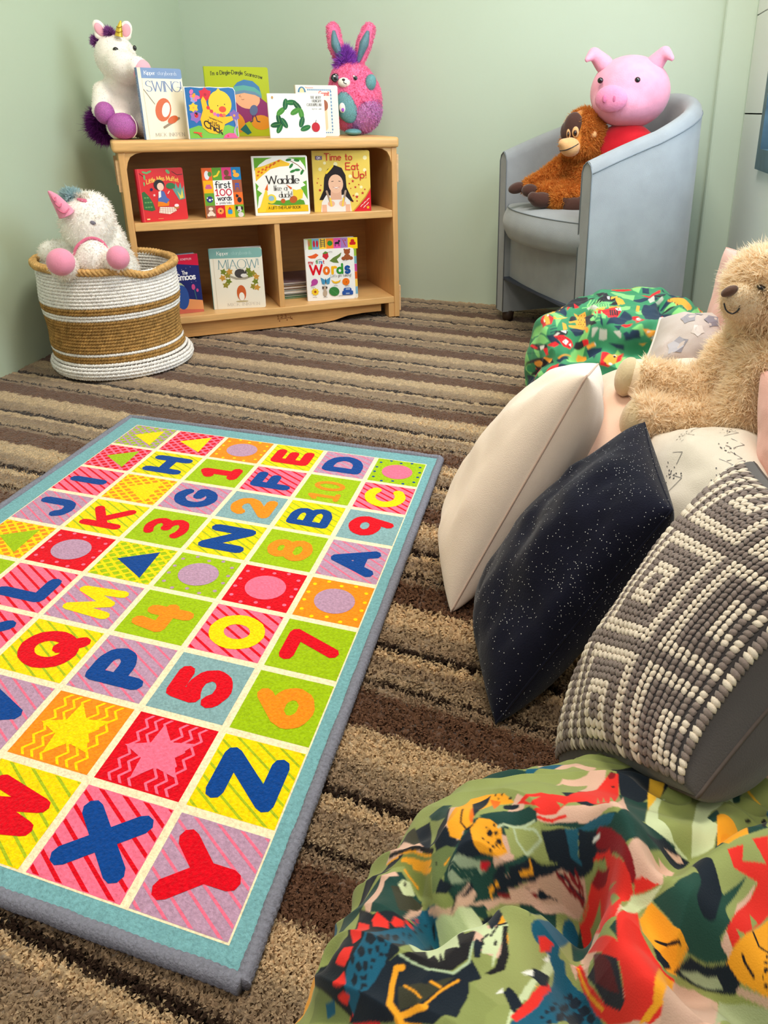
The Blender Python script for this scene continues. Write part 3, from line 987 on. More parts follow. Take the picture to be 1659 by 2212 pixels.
p.add([[(.33, .16), (.36, .27), (.66, .25), (.68, .18), (.54, .12)]], (248, 232, 220)).add([s for k in range(7) for s in stroke([(.37 + k * .045, .26), (.35 + k * .05, .14)], .006)] + [s for k in range(3) for s in stroke([(.35, .24 - k * .035), (.67, .23 - k * .03)], .006)], (196, 130, 110))
p.add([ell(.69, .25, .05, .04)], (196, 120, 70)).add([ell(.69, .28, .045, .03)], (250, 232, 236)).add([rect(.08, .04, .14, .065), rect(.30, .045, .40, .05)], (240, 226, 150)).add([ell(.24, .61, .028)], (40, 40, 90)).add([star(.28, .50, .03)], (250, 230, 230))
finish(e, p, H)

# colour squares book
e, p, a, H, poly = book('first', 'small board book with coloured picture squares around a white centre', (200, 110, 40), .013, 12, 3, covers=(240, 240, 236), back=(120, 90, 130))
p.add([(x / H, y / H) for x, y in poly], (240, 240, 236))
gx, gy = a / 4, 1 / 4
tint = [[(238, 100, 46), (96, 160, 50), (226, 60, 130), (24, 132, 196)], [(250, 178, 20), None, None, (168, 92, 66)], [(104, 164, 48), None, None, (240, 112, 40)], [(150, 96, 76), (214, 26, 44), (250, 186, 20), (116, 170, 50)]]
for r_ in range(4):
    for c_ in range(4):
        if tint[r_][c_]:
            p.add([rect(c_ * gx, 1 - (r_ + 1) * gy, (c_ + 1) * gx, 1 - r_ * gy)], tint[r_][c_], False)
cc = lambda c_, r_: ((c_ + .5) * gx, 1 - (r_ + .5) * gy)
x, y = cc(0, 0); p.add([ell(x - .01, y - .02, .05, .09)], (232, 232, 240)).add([ell(x + .05, y, .04, .05)], (90, 140, 70), False)
x, y = cc(1, 0); p.add(stroke([(x - .06, y - .05), (x, y - .03), (x + .05, y + .05)], .035), (246, 206, 50), False)
x, y = cc(2, 0); p.add([ell(x, y + .02, .05, .06), ell(x + .02, y - .08, .08, .04)], (120, 76, 56), False)
x, y = cc(3, 0); p.add([ell(x, y - .03, .065, .045), ell(x - .03, y + .04, .035)], (250, 176, 60), False)
x, y = cc(0, 1); p.add([rrect(x - .065, y - .04, x + .065, y + .01, .015), rrect(x - .045, y, x + .045, y + .045, .012)], (206, 96, 140), False)
x, y = cc(0, 2); p.add([ell(x, y, .065)], (44, 60, 130)).add([ell(x, y - .01, .022), ell(x - .045, y + .03, .014), ell(x + .05, y + .0, .014)], (240, 240, 240))
x, y = cc(3, 1); p.add([rect(x - .04, y + .02, x + .04, y + .06)] + stroke([(x - .04, y - .07), (x - .03, y + .02)], .014) + stroke([(x + .04, y - .07), (x + .03, y + .02)], .014) + [rect(x - .035, y - .02, x + .035, y)], (70, 90, 180), False)
x, y = cc(3, 2); p.add([ell(x + .02, y - .03, .045, .055), ell(x - .02, y + .05, .03), [(x - .04, y + .06), (x - .035, y + .095), (x - .015, y + .07)]], (44, 44, 52), False)
x, y = cc(0, 3); p.add([ell(x, y + .06, .045, .035), ell(x, y - .03, .05, .05), ell(x + .05, y - .06, .03), ell(x - .05, y - .06, .03)], (240, 222, 206), False)
x, y = cc(1, 3); p.add([star(x, y + .01, .07, 0, .85, 9)], (250, 160, 80)).add([ell(x, y + .01, .018)], (90, 30, 20))
x, y = cc(2, 3); p.add([rrect(x - .045, y - .06, x + .045, y + .03, .02)], (50, 150, 206)).add([[(x - .04, y + .03), (x, y + .09), (x + .04, y + .03)]], (216, 50, 60))
x, y = cc(3, 3); p.add([ell(x, y + .03, .05, .06), ell(x + .02, y - .08, .06, .05)], (216, 210, 214)).add([ell(x - .05, y + .06, .022, .04), ell(x + .055, y + .05, .022, .04), ell(x - .012, y, .014)], (30, 30, 34))
p.add([rect(gx, gy, 3 * gx, 3 * gy)], (248, 248, 248))
p.add(text('first', 2 * gx, .595, .135, .15, gap=.18, align='c', width=.30) + text('words', 2 * gx + .01, .345, .10, .16, gap=.16, align='c', width=.28), (36, 34, 44))
p.add(text('100', 2 * gx, .445, .125, .17, gap=.2, align='c', width=.32), (206, 22, 60))
p.add(text('priddy baby', 2 * gx + .02, .275, .045, .13, gap=.16, align='c', width=.24), (110, 100, 110)).add([ell(gx + .035, .288, .014)], (216, 110, 120), False)
finish(e, p, H)

# white duck book
e, p, a, H, poly = book('waddle', 'square white book with a giraffe neck and yellow ducks on the middle shelf', (232, 230, 226), .012, 8, 3, covers=(242, 241, 238))
p.add([(x / H, y / H) for x, y in poly], (246, 245, 243))
p.add([rect(.03, .05, a - .03, .97)], (248, 247, 244))
p.add([[(.03, .97), (.34, .97), (.24, .94), (.12, .86), (.05, .78), (.03, .76)], [(.60, .97), (a - .03, .97), (a - .03, .74), (a - .05, .82), (a - .12, .92)], [(a - .03, .58), (a - .10, .55), (a - .05, .50), (a - .14, .46), (a - .03, .25)], [(.03, .56), (.08, .50), (.05, .44), (.13, .38), (.07, .32), (.03, .12)]], (104, 172, 50))
p.add([[(.04, .58), (.04, .80), (.20, .84), (.36, .90), (.48, .94), (.56, .90), (.64, .87), (.62, .83), (.46, .82), (.30, .78), (.16, .68)]], (246, 196, 50)).add([ell(.10 + .07 * k, .74 + .035 * k, .025, .018, 8, rot=30) for k in range(6)] + [ell(.08 + .07 * k, .68 + .045 * k, .022, .016, 8, rot=30) for k in range(5)], (224, 104, 30))
p.add(stroke([(.64, .92), (.78, .84), (.88, .74)], .010), (150, 80, 40)).add([ell(x_, y_, .05, .022, rot=r2) for x_, y_, r2 in ((.62, .93, 10), (.76, .92, -10), (.66, .83, 50), (.76, .76, 0), (.68, .74, 20), (.84, .72, 60))], (50, 130, 60))
p.add([[(.03, .05), (.03, .12), (.20, .20), (.40, .16), (.60, .19), (a - .03, .16), (a - .03, .05)]], (246, 200, 30))
p.add([[(.20, .20), (.30, .26), (.50, .24), (.70, .28), (.84, .24), (.86, .17), (.5, .16)]], (96, 160, 50))
p.add([[(.04, .06), (.10, .20), (.16, .36), (.20, .46), (.22, .40), (.22, .20), (.16, .06)], ell(.28, .28, .085, .08), [(.66, .30), (.66, .44), (.72, .42), (.80, .44), (.84, .40), (.82, .28), (.72, .24)]], (248, 216, 60))
p.add([[(.18, .44), (.235, .54), (.23, .42)], [(.55, .52), (.65, .46), (.63, .43)]], (228, 96, 30)).add([ell(.66, .26, .07, .06, rot=30), ell(.48, .24, .04)], (196, 96, 40)).add([ell(.28, .29, .05, .045)], (150, 190, 210))
p.add(text('Waddle', .22, .535, .135, .13, serif=True, gap=.1, width=.56) + text('like a', .34, .42, .085, .1, serif=True, gap=.12, width=.22) + text('duck!', .42, .30, .10, .1, serif=True, gap=.12, width=.22), (44, 40, 40))
p.add(text('A LIFT-THE-FLAP BOOK', .22, .105, .045, .14, gap=.16, width=.56), (96, 70, 10))
finish(e, p, H)

# yellow book
e, p, a, H, poly = book('eat', 'square yellow book with red stars and a smiling girl on the middle shelf', (216, 196, 110), .012, 10, 3, covers=(236, 208, 96), back=(210, 180, 90))
p.add([(x / H, y / H) for x, y in poly], (238, 208, 96))
p.add([ell(x_, y_, r_, n=12) for x_, y_, r_ in ((.12, .70, .03), (.38, .78, .035), (.88, .88, .035), (.87, .68, .03), (.62, .58, .03), (.72, .28, .03), (.10, .86, .02), (.20, .80, .025), (.80, .40, .025))], (250, 240, 190))
p.add([star(x_, y_, r_) for x_, y_, r_ in ((.66, .50, .03), (.60, .46, .02), (.70, .40, .025), (.76, .44, .018), (.82, .30, .03), (.72, .24, .035), (.66, .26, .022), (.86, .36, .02), (.62, .38, .015), (.10, .36, .03), (.06, .48, .018), (.12, .44, .015), (.08, .55, .015), (.64, .17, .03), (.72, .17, .02))], (196, 40, 50))
p.add([[(a, 0), (a, .40), (a * .90, .25), (a * .78, .12), (a * .66, 0.0)]], (206, 160, 60)).add([[(a, 0), (a, .37), (a * .91, .23), (a * .80, .11), (a * .69, 0.0)]], (222, 34, 50))
p.add([q_ for k in range(3) for q_ in stroke([(.78 + k * .055, .075 + k * .05), (.80 + k * .055, .10 + k * .05), (.82 + k * .055, .11 + k * .05)], .012)] + [q_ for k in range(2) for q_ in stroke([(.83 + k * .05, .06 + k * .045), (.865 + k * .05, .095 + k * .045)], .012)], (250, 220, 210)).add([star(.905, .06, .035)], (250, 196, 40))
p.add([[(.08, .20), (.16, .36), (.18, .56), (.24, .70), (.36, .765), (.48, .72), (.54, .60), (.55, .40), (.62, .24), (.66, .16), (.50, .20), (.22, .20)]], (36, 28, 34))
p.add([[(.10, 0), (.12, .16), (.20, .28), (.34, .26), (.50, .28), (.60, .18), (.62, 0)]], (238, 234, 232))
p.add([[(.27, .20), (.28, .36), (.46, .36), (.46, .20)]], (226, 176, 150)).add([ell(.37, .46, .125, .155, 20)], (238, 192, 164))
p.add([ell(.28, .135, .06, .05), ell(.47, .135, .06, .05), rect(.12, 0, .2, .12), rect(.52, 0, .60, .12)], (234, 184, 156), False)
p.add(stroke([(.30, .50), (.33, .505)], .010) + stroke([(.42, .505), (.45, .50)], .010), (50, 34, 34)).add([ell(.375, .405, .05, .025, 10, 180, 360)], (250, 244, 240)).add(stroke([(.32, .41), (.375, .38), (.43, .41)], .007), (190, 90, 80))
p.add([[(.24, .62), (.28, .62), (.52, .62), (.46, .72), (.36, .745), (.27, .70)]], (36, 28, 34)).add(stroke([(.22, .64), (.30, .72)], .035) + stroke([(.30, .72), (.33, .75)], .03), (246, 214, 60))
p.add(stroke([(.26, .18), (.21, .34)], .035) + stroke([(.49, .18), (.53, .34)], .035), (176, 150, 130)).add(stroke([(.28, .10), (.265, .22)], .03) + stroke([(.47, .10), (.49, .22)], .03), (246, 206, 80))
p.add(text('Time to', .20, .845, .105, .13, gap=.18, width=.46) + text('Eat', .55, .69, .11, .13, gap=.16, width=.22) + text('Up!', .67, .55, .11, .13, gap=.18, width=.22), (206, 36, 44))
p.add([rect(.05, .855, .16, .915)], (120, 100, 140)).add(text('DK', .105, .868, .034, .2, align='c'), (244, 240, 240))
finish(e, p, H)

# dark blue book behind the basket: plain rounded shapes stand in for the creatures
e, p, a, H, poly = book('space', 'navy and crimson book half hidden behind the basket on the bottom shelf', (150, 20, 60), .010, 16, 3, covers=(20, 36, 104), back=(110, 120, 140), rnd_=.001)
p.add([rect(0, 0, a, 1)], (20, 34, 104))
p.add([[(0, .78), (a * .45, .86), (a, .80), (a, 1), (0, 1)]], (206, 10, 60))
p.add([[(0, 0), (a, 0), (a, .20), (a * .6, .26), (a * .2, .22), (0, .25)]], (226, 150, 96)).add([[(0, 0), (a, 0), (a, .04), (.3, .09), (0, .05)]], (206, 104, 84))
p.add([ell(.36, .40, .17, .16, 14)], (190, 206, 160)).add([ell(.20, .24, .10, .18, 16)], (206, 24, 50)).add([ell(.46, .28, .11, .21, 18)], (40, 80, 156))
p.add([ell(.66, .44, .03, .05), ell(.72, .38, .02, .03)], (200, 70, 130)).add(stroke([(.67, .40), (.69, .22)], .012), (60, 110, 120), False)
p.add([ell(.1 + (k * .137) % .62, .50 + (k * .071) % .30, .005, n=6) for k in range(16)], (200, 210, 240))
p.add(text('The', .50, .665, .06, .16, gap=.1, width=.09) + text('Smeds', .02, .58, .10, .2, gap=.1, width=.25) + text('and', .295, .60, .045, .16, gap=.1, width=.07) + text('Smoos', .40, .575, .10, .2, gap=.1, width=.31), (240, 240, 244))
p.add(text('JULIA DONALDSON', .06, .90, .03, .15, gap=.2, width=.26) + text('AXEL SCHEFFLER', .40, .905, .03, .15, gap=.2, width=.28), (244, 190, 206))
finish(e, p, H)

# cream book, teal band
e, p, a, H, poly = book('miaow', 'cream book with a teal top band and autumn leaves on the bottom shelf', (110, 160, 158), .014, 12, 3, covers=CRM, back=(200, 196, 200))
p.add([(x / H, y / H) for x, y in poly], (240, 234, 218))
p.add([rrect(0, .84, a, 1, .05)], (128, 178, 174)).add([rect(0, .84, .04, 1)], (128, 178, 174), False)
p.add([rect(.05, 0, .058, .84)], (214, 204, 180))
p.add(text('Kipper', .12, .895, .058, .14, serif=True, gap=.12), (246, 246, 240), False).add(text('storyboards', .35, .895, .058, .08, serif=True, gap=.14, width=.32), (176, 210, 206), False)
p.add(text('MIAOW!', .13, .665, .15, .08, serif=True, gap=.1, width=.64), (110, 152, 160))
p.add(stroke([(.28, .55), (.40, .50), (.54, .50), (.66, .54)], .035), (168, 158, 140))
for k, (x_, y_) in enumerate(((.20, .62), (.26, .56), (.18, .52), (.27, .46), (.22, .40), (.30, .62), (.60, .63), (.67, .58), (.72, .52), (.70, .44), (.66, .36), (.72, .34), (.62, .56))):
    p.add([star(x_, y_, .06, 20 * k, .55, 5)], ((116, 130, 40), (150, 140, 50), (206, 150, 60))[k % 3], False)
p.add([ell(.46, .585, .085, .075)], (70, 66, 66)).add([ell(.52, .55, .05, .03)], (230, 226, 222)).add([[(.53, .58), (.56, .65), (.575, .58)], [(.50, .60), (.51, .66), (.54, .62)]], (70, 66, 66), False)
p.add([ell(.46, .26, .075, .13, 18)], (206, 96, 44)).add([ell(.46, .20, .045, .07, 14)], (244, 240, 230)).add([ell(.46, .12, .10, .012)], (190, 176, 130), False)
p.add(text('MICK INKPEN', .22, .045, .05, .08, serif=True, gap=.25, width=.52), (176, 166, 156))
finish(e, p, H)

# white word book with tabs
al, dep, z, ra, L, H, lean = BK['words']
stp = [(0, 0)] + [(L * .97 - .006, 0), (L * .97, .006), (L * .97, H * .80), (L * .955, H * .825), (L * .90, H * .84), (0, H * .83)]
e, p, a, H, poly = book('words', 'white word book with coloured picture tabs on the bottom shelf', (228, 224, 222), .016, 5, 3, cover_poly=stp, covers=(244, 243, 242), back=(210, 206, 200))
tabs = [(150, 190, 60), (120, 176, 206), (250, 206, 60), (244, 140, 40), (222, 84, 170), (160, 120, 186), (252, 208, 10)]
q = Print()
bx = .06
for k, c_ in enumerate(tabs):
    wdt = .115 if k < 6 else .16
    q.add([rect(bx - .06, .82, bx - .06 + wdt, 1.0 + .0)], c_, False)
    m = (bx - .06 + wdt / 2, .92)
    if k == 0:
        q.add([ell(*m, .03, .04)] + stroke([(m[0] - .03, .94), (m[0] - .04, .985)], .012) + stroke([m, (m[0], .99)], .014) + stroke([m, (m[0] + .03, .98)], .012), (206, 130, 80), False)
    elif k == 1:
        q.add([ell(m[0] - .025, .92, .018, .055), ell(m[0] + .025, .92, .018, .055)], (206, 30, 60), False)
    elif k == 2:
        q.add([s for sx in (-.03, .03) for s in stroke([(m[0] + sx, .86), (m[0] + sx, .99)], .012)] + [s for j in range(4) for s in stroke([(m[0] - .03, .88 + j * .03), (m[0] + .03, .88 + j * .03)], .010)], (30, 50, 80), False)
    elif k == 3:
        q.add([ell(*m, .042)], (40, 140, 50), False)
    elif k == 4:
        q.add([ell(*m, .04, .02)] + stroke([(m[0] - .03, .92), (m[0] - .03, .87)], .012) + stroke([(m[0] + .03, .92), (m[0] + .03, .87)], .012) + [ell(m[0] + .035, .95, .018)], (30, 24, 40), False)
    elif k == 5:
        q.add(stroke([(m[0] - .02, .97), (m[0] + .02, .87)], .012) + [ell(m[0] + .02, .96, .012)], (180, 60, 70), False)
    else:
        q.add([rrect(m[0] - .05, .88, m[0] + .05, .93, .02), rrect(m[0] - .03, .92, m[0] + .03, .97, .02)], (206, 30, 30), False)
    bx += wdt
for k, c_ in enumerate(((150, 186, 60), (120, 176, 190), (206, 70, 150), (230, 96, 20), (246, 206, 90), (130, 180, 206))):
    q.add([rect(.775, .70 - k * .125, .825, .82 - k * .125)], c_, False)
tabm = obj('tab_leaf', prism_me([(0, 0), (L, 0), (L * 1.02, .004), (L * 1.02, H * .97), (L * .99, H), (0, H)], .0035, .006, 'y'), PAGE, e)
q.build('tab_print', lambda u_, v_, h: (u_ * H, .0033 - h, v_ * H), PRINT, tabm)
p.add([(x / H, y / H) for x, y in stp], (246, 245, 244))
p.add([[(.06, .70), (.03, .73), (.10, .74), (.17, .77), (.21, .74), (.15, .69), (.09, .69)]], (236, 96, 40))
p.add([[(.28, .76), (.36, .77), (.37, .71), (.33, .66), (.27, .71)]], (206, 40, 56)).add([[(.27, .76), (.32, .80), (.37, .775), (.32, .755)]], (90, 140, 60))
p.add([[(.38, .64), (.44, .69), (.52, .73), (.58, .77), (.56, .71), (.50, .66), (.53, .60), (.44, .61)]], (104, 130, 60))
p.add([ell(.67, .775, .05, .045), ell(.67, .69, .055, .05), ell(.61, .67, .035, .03), ell(.73, .67, .035, .03), ell(.63, .81, .016), ell(.71, .81, .016)], (160, 84, 44))
for t_, x_, c_ in (('my', .04, (206, 40, 60)), ('fi', .16, (60, 150, 60)), ('rs', .215, (40, 130, 200)), ('t', .275, (206, 20, 50))):
    p.add(text(t_, x_, .605, .055, .2, gap=.14), c_, False)
for t_, x_, w_, c_ in (('W', .06, .19, (222, 6, 36)), ('o', .285, .075, (240, 116, 30)), ('r', .42, .055, (250, 186, 10)), ('d', .50, .08, (50, 150, 50)), ('s', .635, .06, (16, 80, 160))):
    p.add(text(t_, x_, .435, .145 if t_ in 'Wd' else .17, .24, width=w_), c_)
p.add(text("Let's get talking!", .39, .375, .045, .09, gap=.2, width=.33), (110, 106, 110))
p.add([ell(.12, .31, .055, .05, rot=30), [(.05, .24), (.08, .31), (.13, .26)]], (186, 70, 160))
p.add([[(.22, .38), (.30, .33), (.28, .26), (.24, .27)], [(.38, .38), (.30, .33), (.32, .26), (.36, .27)]], (70, 150, 196)).add(stroke([(.30, .35), (.30, .27)], .01), (30, 40, 60))
p.add([[(.39, .335), (.42, .28), (.47, .265), (.53, .29), (.55, .33), (.50, .305), (.45, .30)]], (244, 190, 40))
p.add([ell(.63, .29, .06, .06)], (242, 120, 20)).add([ell(.635, .285, .008)], (120, 60, 10))
p.add([star(.12, .15, .065, 0, .75, 9)], (246, 206, 50)).add([ell(.12, .15, .02)], (170, 80, 20))
p.add([ell(.28, .12, .035, .055), ell(.28, .20, .03, .035)], (190, 170, 150)).add([ell(.25, .21, .012, .02), ell(.31, .21, .012, .02)], (60, 44, 40))
p.add([ell(.43, .14, .085, .075, rot=-20)], (56, 130, 64)).add(stroke([(.36, .20), (.49, .08)], .006), (90, 160, 90), False)
p.add([rrect(.56, .07, .74, .14, .02), rrect(.585, .12, .715, .19, .03)], (40, 86, 170)).add([rect(.62, .155, .69, .18), rect(.62, .085, .68, .105)], (160, 180, 210))
for x_, y_ in ((.06, .225), (.24, .235), (.43, .235), (.62, .215), (.08, .06), (.25, .05), (.50, .06), (.60, .635), (.37, .785), (.19, .67)):
    p.add(stroke([(x_, y_), (x_ + .03, y_ + .006), (x_ + .06, y_)], .007), (150, 146, 150), False)
finish(e, p, H)

# flat stack of thin books in the right hand compartment
st = [(.478, .20, .006, (60, 120, 60)), (.480, .19, .007, (44, 100, 60)), (.476, .21, .006, (40, 60, 60)), (.479, .2, .009, (222, 222, 224)), (.477, .205, .007, (60, 66, 50)), (.478, .2, .010, (110, 60, 40)), (.476, .2, .006, (90, 70, 40)), (.478, .2, .008, (120, 100, 110))]
names = ['green thin book at the bottom of the flat pile', 'dark green thin book second from the bottom of the flat pile', 'black thin book under the white one in the flat pile', 'white thin book in the middle of the flat pile',
         'olive thin book above the white one in the flat pile', 'reddish brown book near the top of the flat pile', 'brown thin book second from the top of the flat pile', 'mauve book on top of the flat pile in the bookcase']
zz = .0755
for (x_, w_, t_, c_), nm in zip(st, names):
    c, s = math.cos(SHA), math.sin(SHA)
    e = empty('flat_book', (SHX + x_ * c - .112 * s, SHY + x_ * s + .112 * c, zz), SHA, nm, 'book', 'flat pile of thin books')
    mt = M('thin_cover_%d' % int(zz * 1e4), c_, rough=.4, var=(30, .15))
    obj('cover', box_me(0, w_, 0, .19, 0, .0012), mt, e)
    obj('cover', box_me(0, w_, 0, .19, t_ - .0015, t_ - .0003), mt, e)
    obj('page_block', box_me(.002, w_ - .002, .003, .188, .0012, t_ - .0015), PAGE, e)
    obj('spine', box_me(-.0012, 0, 0, .19, 0, t_ - .0003), mt, e)
    zz += t_

# ------------------------------------------------------------------ soft toy helpers
def eul(e):
    from mathutils import Euler
    return Euler([R(v) for v in e]).to_matrix()


def blob(prims, voxel=.006, smooth=8):
    """one continuous skin around ellipsoids ('e',c,radii,euler) and tapered limbs ('c',p0,r0,p1,r1)"""
    bm = bmesh.new()
    for pr_ in prims:
        if pr_[0] == 'e':
            _, c, rad = pr_[:3]
            mt = Matrix.Translation(c) @ (eul(pr_[3]) if len(pr_) > 3 else Matrix.Identity(3)).to_4x4() @ Matrix.Diagonal((*rad, 1))
            bmesh.ops.create_icosphere(bm, subdivisions=3, radius=1, matrix=mt)
        else:
            _, p0, r0, p1, r1 = pr_
            p0, p1 = Vector(p0), Vector(p1)
            n = max(2, int((p1 - p0).length / (min(r0, r1) * .35)) + 1)
            for i in range(n + 1):
                t = i / n
                bmesh.ops.create_icosphere(bm, subdivisions=2, radius=r0 + (r1 - r0) * t, matrix=Matrix.Translation(p0.lerp(p1, t)))
    me = bpy.data.meshes.new('tmp')
    bm.to_mesh(me)
    bm.free()
    o = bpy.data.objects.new('tmp', me)
    COL.objects.link(o)
    m = o.modifiers.new('r', 'REMESH')
    m.mode = 'VOXEL'
    m.voxel_size = voxel
    s = o.modifiers.new('s', 'SMOOTH')
    s.iterations = smooth
    s.factor = .6
    dg = bpy.context.evaluated_depsgraph_get()
    out = bpy.data.meshes.new_from_object(o.evaluated_get(dg))
    bpy.data.objects.remove(o)
    bpy.data.meshes.remove(me)
    return out


def ell_me(c, rad, e=(0, 0, 0), sub=3):
    bm = bmesh.new()
    bmesh.ops.create_icosphere(bm, subdivisions=sub, radius=1, matrix=Matrix.Translation(c) @ eul(e).to_4x4() @ Matrix.Diagonal((*rad, 1)))
    me = bpy.data.meshes.new('m')
    bm.to_mesh(me)
    bm.free()
    return me


def fur(me, n, length, width, rgb, var=.12, comb=(0, 0, -.4), mess=.6, curl=.5, seed=1, keep=None, tip=None):
    """tapered curved tufts scattered over a mesh -> new mesh with Col"""
    rs = np.random.RandomState(seed)
    me.calc_loop_triangles()
    T = np.zeros(len(me.loop_triangles) * 3, np.int32)
    me.loop_triangles.foreach_get('vertices', T)
    T = T.reshape(-1, 3)
    V = np.zeros(len(me.vertices) * 3, np.float32)
    me.vertices.foreach_get('co', V)
    V = V.reshape(-1, 3)
    A, B, C = V[T[:, 0]], V[T[:, 1]], V[T[:, 2]]
    cr = np.cross(B - A, C - A)
    ar = np.linalg.norm(cr, axis=1)
    nrm = cr / (ar[:, None] + 1e-12)
    idx = rs.choice(len(T), n, p=ar / ar.sum())
    u, v = rs.rand(n), rs.rand(n)
    f = u + v > 1
    u[f], v[f] = 1 - u[f], 1 - v[f]
    P = A[idx] + u[:, None] * (B - A)[idx] + v[:, None] * (C - A)[idx]
    Nn = nrm[idx]
    if keep is not None:
        k = keep(P)
        P, Nn = P[k], Nn[k]
        n = len(P)
    cl = np.stack([vnoise(P[:, 0] * 90, P[:, 1] * 90, P[:, 2] * 90 + k * 17) - .5 for k in range(3)], -1) * 2.2
    D = Nn + np.array(comb) + cl * mess + rs.randn(n, 3) * .18
    D /= np.linalg.norm(D, axis=1)[:, None] + 1e-9
    Ls = length * (.7 + .6 * rs.rand(n))[:, None]
    S = np.cross(D, rs.randn(n, 3))
    S /= np.linalg.norm(S, axis=1)[:, None] + 1e-9
    bend = rs.randn(n, 3) * curl
    P0 = P - Nn * length * .12
    m1 = P0 + D * Ls * .55 + bend * Ls * .18
    t1 = P0 + D * Ls + bend * Ls * .45 + Nn * Ls * .1
    w0 = width * (.7 + .6 * rs.rand(n))[:, None]
    W = np.stack([P0 - S * w0, P0 + S * w0, m1 - S * w0 * .8, m1 + S * w0 * .8, t1], 1).reshape(-1, 3)
    b0 = np.arange(n)[:, None] * 5
    F = np.concatenate([b0 + [0, 1, 3], b0 + [0, 3, 2], b0 + [2, 3, 4]])
    c = np.array(lin(rgb))[None, :] * (1 + var * rs.randn(n, 1)).clip(.5, 1.6)
    c = np.repeat(c[:, None, :], 5, 1)
    tp = np.array(lin(tip)) if tip else None
    if tp is not None:
        c[:, 4] = tp
        c[:, 2:4] = .5 * c[:, 2:4] + .5 * tp
    out = fast_mesh(W, F, c.reshape(-1, 3))
    return out


FUR = bpy.data.materials.new('plush_fur')
FUR.use_nodes = True
_n, _l = FUR.node_tree.nodes, FUR.node_tree.links
_n.remove(_n['Principled BSDF'])
_df = _n.new('ShaderNodeBsdfDiffuse')
_tr = _n.new('ShaderNodeBsdfTranslucent')
_mx = _n.new('ShaderNodeMixShader')
_mx.inputs[0].default_value = .5
_ac = _n.new('ShaderNodeAttribute')
_ac.attribute_name = 'Col'
_l.new(_ac.outputs['Color'], _df.inputs['Color'])
_l.new(_ac.outputs['Color'], _tr.inputs['Color'])
_l.new(_df.outputs[0], _mx.inputs[1])
_l.new(_tr.outputs[0], _mx.inputs[2])
_l.new(_mx.outputs[0], _n['Material Output'].inputs[0])


def plush_mat(name, rgb, rough=.9, glitter=False):
    if not glitter:
        return M(name, rgb, rough=rough, bump=(300, .35, .002), var=(40, .05), sheen=.35, spec=.15)
    m = M(name, rgb, rough=.35, bump=(900, .6, .002), var=(400, .35), spec=.8)
    return m


class Toy:
    """authoring frame: x to the viewer's right, y away, z up, from image pixel coordinates scaled by k"""

    def __init__(s, name, loc, label, bx, by, k, cat='soft toy', yaw=None):
        yaw = math.atan2(-loc[0], loc[1]) if yaw is None else yaw
        s.e = empty(name, loc, yaw, label, cat)
        s.bx, s.by, s.k = bx, by, k
        s.sl = (950 - bx) / (5255 - by)     # lean of a plumb line in the image

    def p(s, x, y, d=0.0):  # image pixel x, y plus depth d, mapped into the toy's frame
        return Vector(((x - s.bx + s.sl * (s.by - y)) * s.k, d * s.k, (s.by - y) * s.k))

    def E(s, x, y, d, rx, ry, rz, e=(0, 0, 0)):
        return ('e', s.p(x, y, d), (rx * s.k, ry * s.k, rz * s.k), e)

    def C(s, a, r0, b, r1):
        return ('c', s.p(*a), r0 * s.k, s.p(*b), r1 * s.k)

    def blob(s, name, prims, mat, voxel=.005, smooth=6, parent=None):
        return obj(name, blob(prims, voxel, smooth), mat, parent or s.e, smooth=True)

    def ball(s, name, x, y, d, r, mat, e=(0, 0, 0), parent=None):
        if not hasattr(r, '__len__'):
            r = (r, r, r)
        return obj(name, ell_me(s.p(x, y, d), [q * s.k for q in r], e), mat, parent or s.e, smooth=True)

    def tube(s, name, pts, rad, mat, parent=None, sides=8):
        P_ = np.array([s.p(*q) for q in pts])
        if len(P_) > 2:
            t = np.linspace(0, len(P_) - 1, len(P_) * 5)
            i = np.clip(t.astype(int), 0, len(P_) - 2)
            f = (t - i)[:, None]
            a_, b_, c_, d_ = P_[np.clip(i - 1, 0, None)], P_[i], P_[i + 1], P_[np.clip(i + 2, None, len(P_) - 1)]
            P_ = .5 * (2 * b_ + (c_ - a_) * f + (2 * a_ - 5 * b_ + 4 * c_ - d_) * f ** 2 + (3 * b_ - a_ - 3 * c_ + d_) * f ** 3)
        rr_ = np.interp(np.linspace(0, 1, len(P_)), np.linspace(0, 1, len(rad)), rad) * s.k if hasattr(rad, '__len__') else rad * s.k
        return obj(name, tube_me(P_, rr_, sides, up=(.1, 1, .05)), mat, parent or s.e, smooth=True)

    def fur(s, name, src, n, length, width, rgb, parent=None, **kw):
        return obj(name, fur(src.data, n, length * s.k, width * s.k, rgb, **kw), FUR, parent or src, kind='stuff')


EYE = M('toy_eye_black', (18, 16, 20), rough=.12, spec=.8)
EYEW = M('toy_eye_white', (240, 240, 240), rough=.3)

# ------------------------------------------------------------------ woven basket
BC = (-1.593, 1.711)
bk = empty('woven_basket', (BC[0], BC[1], 0), math.atan2(1.593, 1.711), 'round woven basket with white and natural bands and a braided rim', 'basket')
ROWS = 'WWWWW' + 'SS' + 'W' + 'SSSSSSSSSS' + 'WW' + 'SS' + 'WWWWWWWWWW'
NR_ = len(ROWS)
PITCH = .0091
ROPE = M('basket_rope', attr=True, rough=.9, spec=.15, bump=(600, .5, .001), var=(220, .18))


def basket_r(i):
    z = i * PITCH
    if i < 5:
        return .176 + .017 * math.sin(math.pi * min(1, (i + 1.5) / 6))
    return .172 + .013 * (z / .31) + .003 * math.sin(z * 40)


